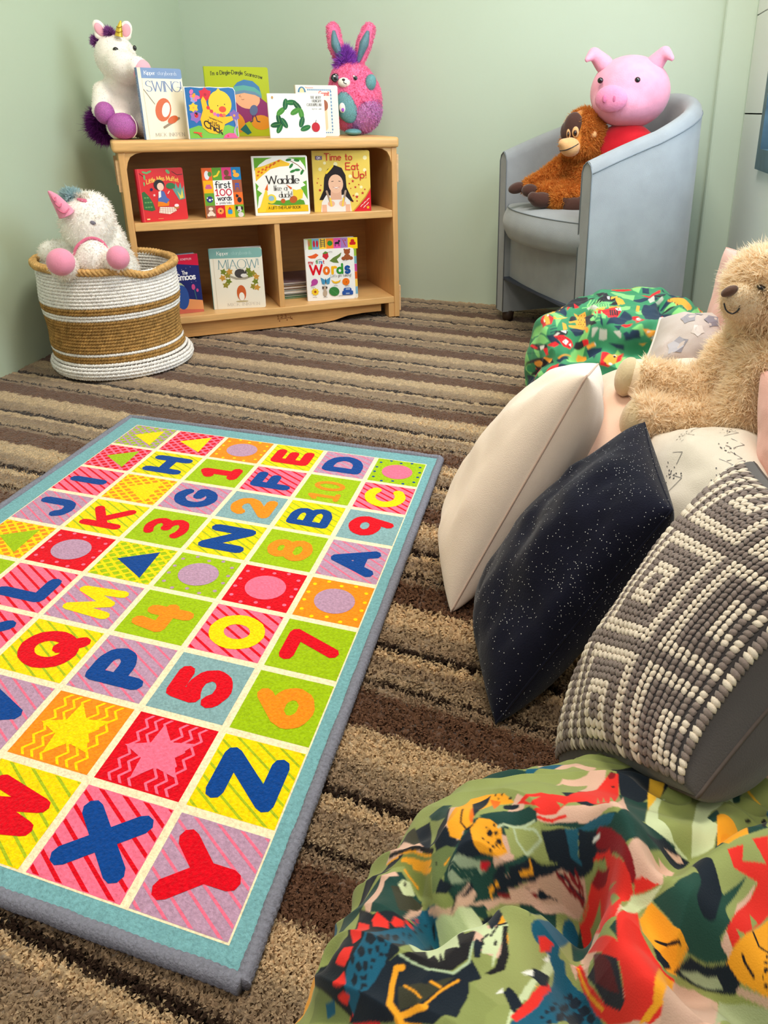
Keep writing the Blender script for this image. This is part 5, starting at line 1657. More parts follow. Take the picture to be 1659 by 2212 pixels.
DINO_ART = '''0 0 -414,218 -409,297 -371,318 -351,381 -330,283 -350,222 -379,199
1 0 -452,174 -418,211 -406,284 -361,293 -347,208 -383,184 -421,162
2 0 -365,418 -334,460 -304,520 -235,511 -240,410 -262,317 -272,290 -302,294 -321,336
3 0 -307,299 -274,297 -261,309 -233,196 -243,154
0 0 -414,134 -361,158 -321,173 -273,163 -299,297 -243,154 -290,146 -335,143 -390,131
4 0 -421,162 -398,183 -352,185 -343,245 -340,302 -335,332 -321,341 -307,299 -273,156 -319,183 -345,170 -358,149 -383,140 -405,140 -387,149 -429,152
4 4 -385,136 -362,140 -343,150
1 0 -365,168 -351,165 -354,159
1 0 -314,216 -294,172 -300,176
1 0 -312,236 -280,164 -290,173
1 0 -309,261 -292,229 -276,165
1 0 -416,156 -395,173 -404,152
5 0 -318,315 -319,310 -322,307 -324,310 -321,313 -318,315
5 0 -327,336 -327,330 -328,325 -333,324 -336,327 -335,332 -334,337 -331,340 -329,338
6 0 -324,333 -325,328 -328,325 -331,322 -333,324 -336,327 -335,332 -334,337 -329,338 -326,341
7 0 -307,514 -273,507 -253,390 -249,270 -264,320
8 0 -233,196 -255,297 -238,399 -238,327 -233,272 -198,218 -193,209 -171,214 -182,205 -203,194 -223,181
0 0 -233,507 -203,527 -199,490 -186,509 -199,424 -238,407
1 0 -203,513 -168,568 -108,541 -101,505 -77,260 -124,350 -149,325 -168,327 -158,361 -141,461 -145,508 -166,526
1 0 -240,410 -203,422 -176,445 -196,342 -182,276 -171,240 -171,223 -193,209 -200,216 -222,228 -242,303 -244,356 -249,356
8 0 -182,276 -192,356 -174,452 -147,497 -148,441 -167,339 -168,320 -149,310 -147,267 -158,244 -169,220 -173,238
3 0 -202,419 -199,453 -172,514 -144,505 -140,457 -148,441 -167,498
3 0 -168,320 -160,357 -149,325 -157,311
3 0 -149,303 -131,340 -77,260 -102,222 -134,196
7 5 -161,528 -137,514 -112,492
9 34 -138,330 -112,217
5 0 -112,392 -114,385 -116,381 -119,376 -120,380 -118,387 -116,391 -112,392
5 0 -80,280 -81,266 -81,258 -85,261 -87,285 -99,416 -97,424 -93,425
3 0 -379,131 -325,149 -290,146 -257,144 -235,188 -211,195 -189,208 -199,174 -215,123 -242,106 -275,130 -320,144
2 0 -377,126 -341,138 -315,122 -293,122 -332,114 -361,110 -374,114
2 0 -320,144 -266,134 -243,120 -246,113 -288,126 -293,122 -315,122
2 0 -219,153 -205,196 -169,212 -177,173 -205,167
10 0 -341,138 -303,149 -261,143 -265,136 -320,144 -317,126 -308,122 -329,123
0 0 -234,100 -212,140 -190,143 -178,92 -215,83 -224,89
0 0 -201,182 -182,205 -176,201 -183,191
0 0 -200,151 -179,156 -177,101
0 0 -652,29 -703,95 -574,41 -531,19 -605,22 -665,12
11 0 -703,95 -635,98 -567,36
2 0 -629,91 -580,100 -538,108 -521,66 -541,19 -571,36
2 0 -558,65 -509,50 -480,35 -495,13 -502,0 -518,14
3 0 -604,115 -553,131 -530,77 -581,95
12 0 -593,102 -536,82 -551,70 -544,34
9 0 -521,66 -520,94 -531,162 -500,172 -462,169 -435,154 -473,144 -480,87 -473,73 -482,56 -480,39 -500,40
2 0 -511,136 -490,169 -478,114 -477,87
13 0 -482,79 -498,118 -477,87 -476,73
13 0 -487,158 -463,155 -461,127
5 3 -503,96 -491,66 -478,60 -473,73
5 0 -477,165 -481,166 -482,171 -479,170
5 0 -463,164 -466,166 -470,167 -465,170
5 0 -454,161 -457,162 -460,163 -457,162
5 0 -468,161 -469,157 -474,164 -471,162
5 0 -443,162 -444,158 -448,159 -451,160 -446,163
3 0 -472,94 -446,132 -405,148 -390,142 -384,129 -435,91 -444,97 -469,94
2 0 -480,35 -474,64 -449,49 -442,52 -453,41 -478,13
2 0 -424,146 -433,141 -440,139 -448,137 -453,143 -452,147 -444,149 -436,150 -425,151
9 0 -474,64 -470,90 -454,99 -437,100 -430,86 -421,80 -430,62 -453,45 -459,45
5 0 -444,85 -444,81 -445,77 -449,73 -452,78 -451,82 -450,86 -447,85
5 0 -453,86 -454,82 -457,83 -453,86
5 0 -444,97 -445,93 -448,94 -448,98
5 0 -455,78 -456,74 -455,78
5 0 -430,82 -431,78 -432,74 -436,71 -438,75 -438,79 -437,83 -433,87
5 0 -443,68 -444,64 -447,65 -443,68 -442,72
5 0 -439,88 -440,84 -444,85 -443,89 -439,92
5 0 -450,65 -451,61 -454,62 -453,66
5 0 -436,71 -436,67 -440,64 -440,68 -436,71
5 0 -424,81 -428,78 -427,81
5 0 -437,63 -437,59 -441,56 -441,60 -437,63
9 0 -434,79 -431,78 -432,74 -435,75 -434,79 -434,83
14 0 -433,103 -384,129 -380,105 -416,83
15 3 -419,116 -416,99 -393,109 -384,117
15 3 -419,116 -399,126 -382,124
15 3 -441,97 -435,108 -390,131
14 0 -428,110 -383,132 -370,117 -361,110 -399,99 -419,88
15 3 -420,112 -412,102 -396,98 -376,119 -389,123 -415,119
16 0 -645,-17 -605,22 -531,19 -522,9 -522,-14 -514,-37 -565,-20 -595,0
9 8 -605,11 -579,10 -532,5
9 7 -575,5 -559,5 -528,-5
9 4 -659,12 -622,17
9 3 -592,-5 -582,-10 -565,-15
9 3 -632,23 -578,21 -532,14
5 7 -652,23 -601,27 -561,25 -531,19
17 0 -528,14 -501,27 -481,26 -492,0 -498,-13 -498,-27 -514,-32
5 0 -515,5 -512,0 -515,0 -518,5 -515,5
9 3 -491,13 -498,4
18 0 -488,0 -474,21 -450,40 -443,40 -465,4 -478,-17 -488,-9
19 0 -450,32 -450,40 -438,51 -443,40
3 3 -485,4 -471,8 -454,29
3 3 -485,0 -472,4 -454,29
3 3 -485,-4 -468,4 -451,28
3 0 -458,8 -439,44 -400,95 -385,102 -408,74 -425,50 -441,24 -458,0
2 0 -501,-14 -475,-17 -471,-13 -488,-26 -507,-32
2 0 -436,39 -428,58 -420,65 -421,53
0 0 -474,-30 -461,8 -451,8 -455,-8 -467,-29 -489,-48 -526,-47 -530,-43 -490,-40
2 0 -425,50 -385,102 -380,94 -403,66 -427,35 -433,35
2 0 -468,-17 -458,12 -455,8 -465,-13
2 0 -474,-26 -471,-17 -471,-25 -483,-43
9 4 -390,96 -386,96 -401,76
9 3 -429,43 -437,28 -434,23
5 3 -433,39 -430,31
2 0 -416,68 -389,100 -351,111 -297,121 -349,106 -398,76 -415,52
9 3 -390,96 -387,92 -401,76
20 0 -403,66 -376,96 -340,111 -306,118 -302,110 -313,98 -351,84 -395,72
21 3 -349,106 -332,105 -306,109
21 3 -337,110 -323,108 -310,107
21 3 -329,113 -315,112 -307,106
21 3 -320,117 -308,112 -307,106
2 0 -349,106 -341,108 -302,110 -306,109
2 0 -395,72 -374,89 -339,93 -360,89
0 0 -458,-12 -423,38 -377,90 -381,73 -397,57 -369,-43 -438,8
21 3 -427,35 -380,80
0 0 -415,52 -395,72 -343,91 -313,98 -348,83 -386,66 -356,-38
22 0 -356,-38 -401,51 -322,-41 -350,76 -313,96 -273,-22 -270,-49 -277,-98 -289,-155 -306,-151 -314,-124 -329,-101 -342,-65
22 0 -438,4 -424,30 -401,54 -320,-29 -304,-64 -289,-106 -292,-164 -308,-176 -343,-173 -343,-158 -330,-148 -324,-105 -348,-66
3 0 -401,54 -386,66 -348,83 -322,-41
3 0 -455,-12 -441,8 -438,4 -445,-8
3 0 -625,-34 -595,-11 -575,-21 -547,-34 -534,-92 -543,-114 -576,-121 -580,-116 -604,-76
0 0 -614,-100 -625,-34 -605,-16 -595,-21 -610,-44 -582,-106 -575,-126 -586,-123
11 0 -593,-48 -578,-31 -544,-39 -545,-89
8 0 -587,-37 -588,-21 -578,-16 -568,-26 -573,-46
11 0 -582,-21 -581,-26 -581,-31 -585,-26 -585,-21 -582,-21
0 0 -532,-102 -548,-64 -544,-39 -541,-63
23 0 -619,-112 -568,-124 -536,-97 -519,-51 -516,-51 -515,-103 -462,-178 -474,-202 -479,-231 -480,-258 -507,-279 -538,-271 -603,-258 -614,-230 -563,-183
24 0 -530,-167 -523,-114 -535,-63 -516,-51 -522,-56 -484,-143 -474,-202 -476,-245 -498,-274 -506,-266 -522,-234 -522,-207
25 0 -501,-178 -503,-184 -504,-189 -515,-188 -520,-185 -523,-175 -530,-167 -514,-172
25 0 -493,-170 -487,-178 -493,-180 -496,-181 -501,-178 -507,-170 -518,-158 -510,-161
25 0 -501,-158 -492,-165 -485,-172 -489,-173 -498,-167 -512,-156 -518,-148 -515,-147
25 0 -506,-140 -496,-151 -490,-159 -493,-160 -507,-150 -511,-146 -514,-137 -511,-136
25 0 -507,-201 -505,-205 -506,-211 -509,-212 -519,-206 -521,-201 -520,-195 -512,-197
25 0 -498,-197 -496,-201 -499,-203 -504,-199 -506,-195 -502,-194 -499,-193
25 0 -490,-189 -488,-193 -491,-195 -496,-191 -498,-187 -495,-186 -492,-185
25 0 -482,-181 -485,-182 -487,-178 -484,-177
25 0 -474,-173 -470,-176 -473,-177 -476,-179 -478,-174 -479,-170
25 0 -465,-179 -463,-183 -466,-185 -470,-186 -471,-182 -468,-180 -465,-179
25 0 -497,-223 -498,-229 -501,-230 -507,-227 -509,-223 -507,-217 -502,-220
25 0 -493,-216 -491,-220 -492,-226 -497,-223 -499,-219 -501,-214 -498,-213 -495,-212
25 0 -488,-203 -486,-208 -489,-209 -492,-210 -494,-206 -491,-205
25 0 -482,-191 -480,-195 -483,-196 -486,-198 -488,-193 -485,-192 -482,-191
25 0 -497,-239 -495,-244 -496,-250 -501,-247 -506,-244 -505,-238 -507,-233 -499,-235
25 0 -490,-231 -488,-235 -491,-237 -496,-234 -493,-232 -495,-228 -493,-232
25 0 -487,-229 -485,-234 -488,-235 -490,-231 -489,-225 -487,-229
25 0 -487,-213 -485,-218 -488,-219 -490,-215 -487,-213
25 0 -491,-145 -486,-148 -480,-156 -485,-153 -489,-149 -494,-146 -498,-142 -495,-141
25 0 -513,-112 -512,-117 -506,-125 -511,-121 -516,-113 -517,-108
25 0 -514,-122 -509,-131 -513,-127 -517,-123 -518,-118 -514,-122
25 0 -524,-90 -520,-94 -519,-99 -518,-104 -523,-95 -524,-90
25 0 -526,-76 -526,-81 -525,-86 -530,-77 -526,-76
25 0 -484,-244 -482,-248 -485,-250 -487,-245 -489,-241 -486,-239
25 0 -478,-241 -481,-242 -484,-244 -486,-239 -483,-238
25 0 -491,-253 -494,-254 -497,-256 -494,-254 -491,-253
25 0 -479,-252 -482,-254 -485,-256 -482,-254 -488,-251 -485,-250
25 0 -529,-57 -528,-62 -531,-67 -531,-62 -529,-57
25 0 -476,-188 -474,-193 -477,-194 -482,-191 -479,-190 -476,-188
25 0 -516,-215 -512,-224 -515,-225 -520,-222 -525,-219 -527,-214 -524,-213 -521,-212
4 0 -557,-181 -592,-141 -560,-144 -547,-156 -531,-183 -537,-196
4 0 -563,-134 -563,-118 -538,-123 -528,-136 -549,-146
4 0 -535,-122 -538,-108 -529,-101 -524,-110 -527,-125
4 0 -529,-101 -534,-92 -527,-91 -522,-100
4 0 -536,-82 -533,-77 -532,-82
4 0 -537,-73 -538,-63 -533,-77
4 0 -549,-229 -548,-206 -532,-200 -525,-219 -527,-231 -541,-231
4 0 -536,-258 -525,-236 -510,-251 -522,-257
4 0 -529,-266 -514,-259 -502,-259 -509,-268 -520,-268
2 0 -474,-202 -463,-183 -426,-187 -372,-175 -359,-146 -339,-159 -351,-173 -345,-185 -343,-222 -356,-226 -368,-243 -398,-253 -431,-263 -468,-274 -507,-285 -498,-274 -476,-245
5 0 -443,-171 -484,-143 -516,-79 -405,-116 -381,-102 -367,-126 -363,-147 -374,-172 -390,-184 -429,-188 -460,-182
8 0 -489,-140 -513,-51 -477,-39 -455,-12 -441,-12 -364,-90 -349,-63 -344,-69 -335,-116 -332,-142 -339,-124 -351,-132 -362,-107 -385,-99 -410,-109 -380,-139 -407,-144 -391,-167 -412,-150 -397,-170 -415,-160 -414,-172 -444,-149 -445,-167
5 0 -410,-109 -402,-103 -380,-120 -388,-103 -378,-101 -367,-126 -379,-142
26 3 -460,-182 -434,-185 -404,-186 -372,-175 -361,-151 -368,-123
2 0 -368,-123 -367,-116 -355,-119 -351,-139 -358,-142
5 0 -350,-73 -344,-69 -337,-87 -322,-111 -318,-133 -330,-148 -339,-152 -330,-138 -332,-114
5 0 -342,-104 -341,-108 -340,-111 -344,-112 -345,-109 -345,-105 -346,-102 -342,-104
5 3 -358,-99 -360,-114 -355,-119
5 3 -354,-101 -357,-75 -348,-66
2 0 -441,-12 -431,8 -360,-55 -358,-68 -360,-89
11 0 -439,-221 -398,-205 -368,-177 -384,-211 -395,-231 -421,-247
9 9 -447,-196 -456,-200 -450,-222 -437,-246 -422,-252 -409,-260
9 8 -420,-256 -396,-237 -385,-230
9 3 -387,-226 -377,-203 -363,-179
9 3 -430,-217 -409,-220 -397,-223
9 3 -394,-199 -379,-199
27 0 -351,-173 -331,-175 -308,-176 -315,-196 -311,-209 -355,-239 -356,-226 -343,-222 -345,-185
28 0 -595,-306 -604,-271 -568,-261 -535,-269 -504,-277 -507,-285
5 3 -580,-260 -535,-269 -501,-276
24 0 -561,-276 -535,-269 -536,-282 -553,-291
8 0 -292,-157 -288,-108 -282,-123 -287,-158
8 0 -289,-194 -295,-165 -290,-166 -286,-192
2 0 -309,-159 -307,-148 -296,-149 -284,-156 -290,-173
2 0 -295,-117 -295,-99 -293,-95 -286,-113
29 0 -317,-167 -312,-154 -309,-159
29 0 -297,-121 -296,-105 -293,-113
8 0 -290,-153 -287,-120 -292,-75 -286,-33 -319,88 -316,87 -284,-46 -284,-101 -282,-146
24 28 -304,-47 -298,-46 -322,77
24 0 -295,-59 -278,-40 -273,-52 -245,-56 -208,-84 -239,-97 -243,-148 -264,-171 -286,-192 -285,-181 -275,-145 -275,-95 -283,-67
30 0 -246,-65 -248,-71 -252,-79 -254,-83 -258,-84 -260,-77 -261,-72 -256,-63 -249,-64
30 0 -255,-91 -254,-95 -252,-108 -252,-116 -255,-117 -257,-113 -259,-100 -260,-87 -258,-84
30 0 -230,-72 -232,-75 -235,-76 -241,-81 -245,-80 -250,-76 -244,-70 -242,-67 -234,-69
30 0 -237,-82 -238,-89 -239,-105 -237,-125 -241,-124 -248,-117 -250,-94 -251,-84 -242,-79
30 0 -246,-121 -243,-128 -241,-138 -245,-144 -247,-141 -250,-135 -251,-126 -252,-116 -250,-112
30 0 -255,-126 -254,-128 -254,-134 -256,-138 -257,-136 -259,-133 -260,-131 -259,-125 -257,-121
30 0 -256,-138 -257,-144 -260,-146 -261,-143 -262,-141 -259,-139
30 0 -257,-150 -258,-154 -261,-156 -263,-154 -261,-150 -260,-152
30 0 -259,-67 -259,-69 -261,-72 -262,-80 -264,-75 -264,-73 -265,-71 -263,-65 -260,-64
30 0 -220,-80 -223,-81 -225,-85 -229,-84 -233,-83 -235,-79 -232,-75 -229,-74 -225,-75
30 0 -260,-106 -259,-116 -260,-122 -261,-120 -261,-112 -262,-109 -261,-112
30 0 -264,-73 -264,-75 -264,-86 -265,-83 -266,-81 -267,-76 -266,-79 -264,-73
30 0 -248,-151 -247,-154 -250,-155 -253,-157 -254,-155 -253,-151 -251,-147 -250,-149
4 0 -290,-180 -281,-141 -279,-93 -272,-102 -269,-142 -281,-182
4 0 -307,-53 -301,-44 -292,-40 -293,-53 -300,-68
2 0 -293,-113 -293,-95 -283,-81 -276,-103 -279,-113
2 0 -306,-151 -289,-155 -287,-172 -294,-172
29 0 -301,-122 -294,-101 -290,-112
29 0 -295,-73 -292,-56 -290,-66
6 10 -284,134 -265,128 -248,117 -225,94 -218,84
29 3 -292,134 -284,134
4 0 -295,126 -284,127 -264,122 -235,96 -219,82 -212,71 -224,55 -220,20 -231,-6 -313,96 -303,107 -295,117 -281,117 -264,113 -272,122
4 0 -215,83 -205,90 -182,92 -212,73
6 0 -295,117 -283,121 -261,112 -266,108
1 0 -261,103 -238,80 -254,93
1 0 -251,82 -229,61 -234,42
1 0 -278,107 -244,13 -295,99
1 0 -298,109 -304,102 -313,96
1 0 -237,13 -217,18 -210,-15 -244,4
3 0 -315,60 -313,96 -256,23 -257,9 -261,2 -273,-25
3 0 -224,2 -217,14 -207,-15
0 0 -272,-37 -247,-11 -244,-42 -262,-33 -260,-47
4 0 -220,20 -215,35 -203,58 -189,27 -167,12 -154,7 -140,14 -128,-38 -136,-72 -145,-83 -201,-84 -221,-76 -248,-54 -265,-34 -263,-21 -239,-50 -209,-70 -186,-76 -181,-70 -190,-52 -201,-33
4 0 -261,2 -244,4 -207,-17 -197,-39 -222,-30
31 0 -244,-42 -229,-27 -201,-36 -189,-56 -181,-70 -186,-76 -209,-70
32 0 -244,-15 -211,-38 -190,-64 -205,-61 -228,-52
9 3 -262,-33 -237,-59 -212,-73
9 0 -157,1 -140,11 -128,-48 -147,-81 -159,-86 -146,-67
33 0 -192,78 -169,95 -154,153 -130,182 -106,220 -77,260 -69,227 -63,201 -58,178 -53,159 -70,102 -84,72 -105,71 -129,64 -145,60
34 0 -188,78 -164,90 -147,131 -108,128 -98,106 -91,102 -99,79 -84,72 -133,45 -152,52
34 0 -110,121 -87,177 -95,138 -101,112
2 26 -141,156 -122,124 -121,95
0 0 -90,133 -75,179 -78,155 -90,112
0 0 -97,76 -94,90 -81,80 -82,73
4 0 -117,191 -100,208 -96,187 -69,206 -92,226 -75,246 -66,211 -60,184 -53,159 -68,115 -83,82 -94,90 -88,122 -77,160 -73,180 -104,171
1 0 -84,100 -71,105 -75,94
1 0 -74,138 -63,137 -67,120
9 0 -88,67 -82,84 -67,116 -52,155 -46,122 -39,89 -32,70 -61,67 -81,65
5 0 -41,99 -42,95 -44,94 -46,93 -47,92 -45,97 -43,98
5 0 -39,89 -40,88 -42,84 -44,86 -44,87 -44,90 -41,92
5 0 -37,79 -36,76 -38,74 -42,76 -40,77 -37,79
5 0 -41,81 -42,80 -44,79 -44,83 -42,80
5 0 -43,105 -43,101 -45,101 -46,104 -43,109
5 3 -65,117 -55,107 -43,112
5 3 -71,84 -66,80 -54,76
9 0 -198,49 -192,78 -175,67 -152,51 -132,49 -138,28 -139,18 -153,11 -169,23 -188,31
2 0 -172,23 -146,20 -153,11 -163,12
5 3 -171,33 -157,33 -141,42
8 0 -218,34 -216,70 -178,92 -188,78 -200,65 -211,36
2 0 -143,17 -130,45 -85,70 -67,66 -70,57 -97,45 -127,28
35 0 -138,25 -119,44 -95,57 -85,54 -119,35
36 0 -135,-73 -140,10 -117,30 -88,40 -74,-32 -103,-55 -133,-78
36 0 -69,63 -32,70 -29,64 -70,58
37 0 -87,42 -58,56 -29,64 -26,54 -55,37 -79,-37'''
JUNGLE_PAL = [(134, 206, 122), (36, 56, 78), (42, 40, 46), (52, 140, 92), (222, 36, 44), (246, 164, 60), (238, 236, 228), (190, 190, 176)]
JUNGLE_FOLDS = [(-0.046, 0.050, [(-0.115, -0.493), (-0.041, -0.488), (0.042, -0.433), (0.165, -0.421), (0.229, -0.390), (0.311, -0.334)]), (-0.032, 0.040, [(0.333, -0.175), (0.305, -0.056), (0.216, 0.079)]), (-0.024, 0.035, [(-0.290, -0.206), (-0.269, -0.177), (-0.180, -0.204)]), (-0.014, 0.040, [(-0.564, -0.453), (-0.360, -0.509), (-0.204, -0.518)]), (0.026, 0.080, [(-0.009, -0.376), (0.150, -0.368), (0.244, -0.276)]), (0.016, 0.090, [(-0.490, -0.206), (-0.313, -0.371)]), (0.014, 0.070, [(-0.116, -0.527), (0.065, -0.489)])]
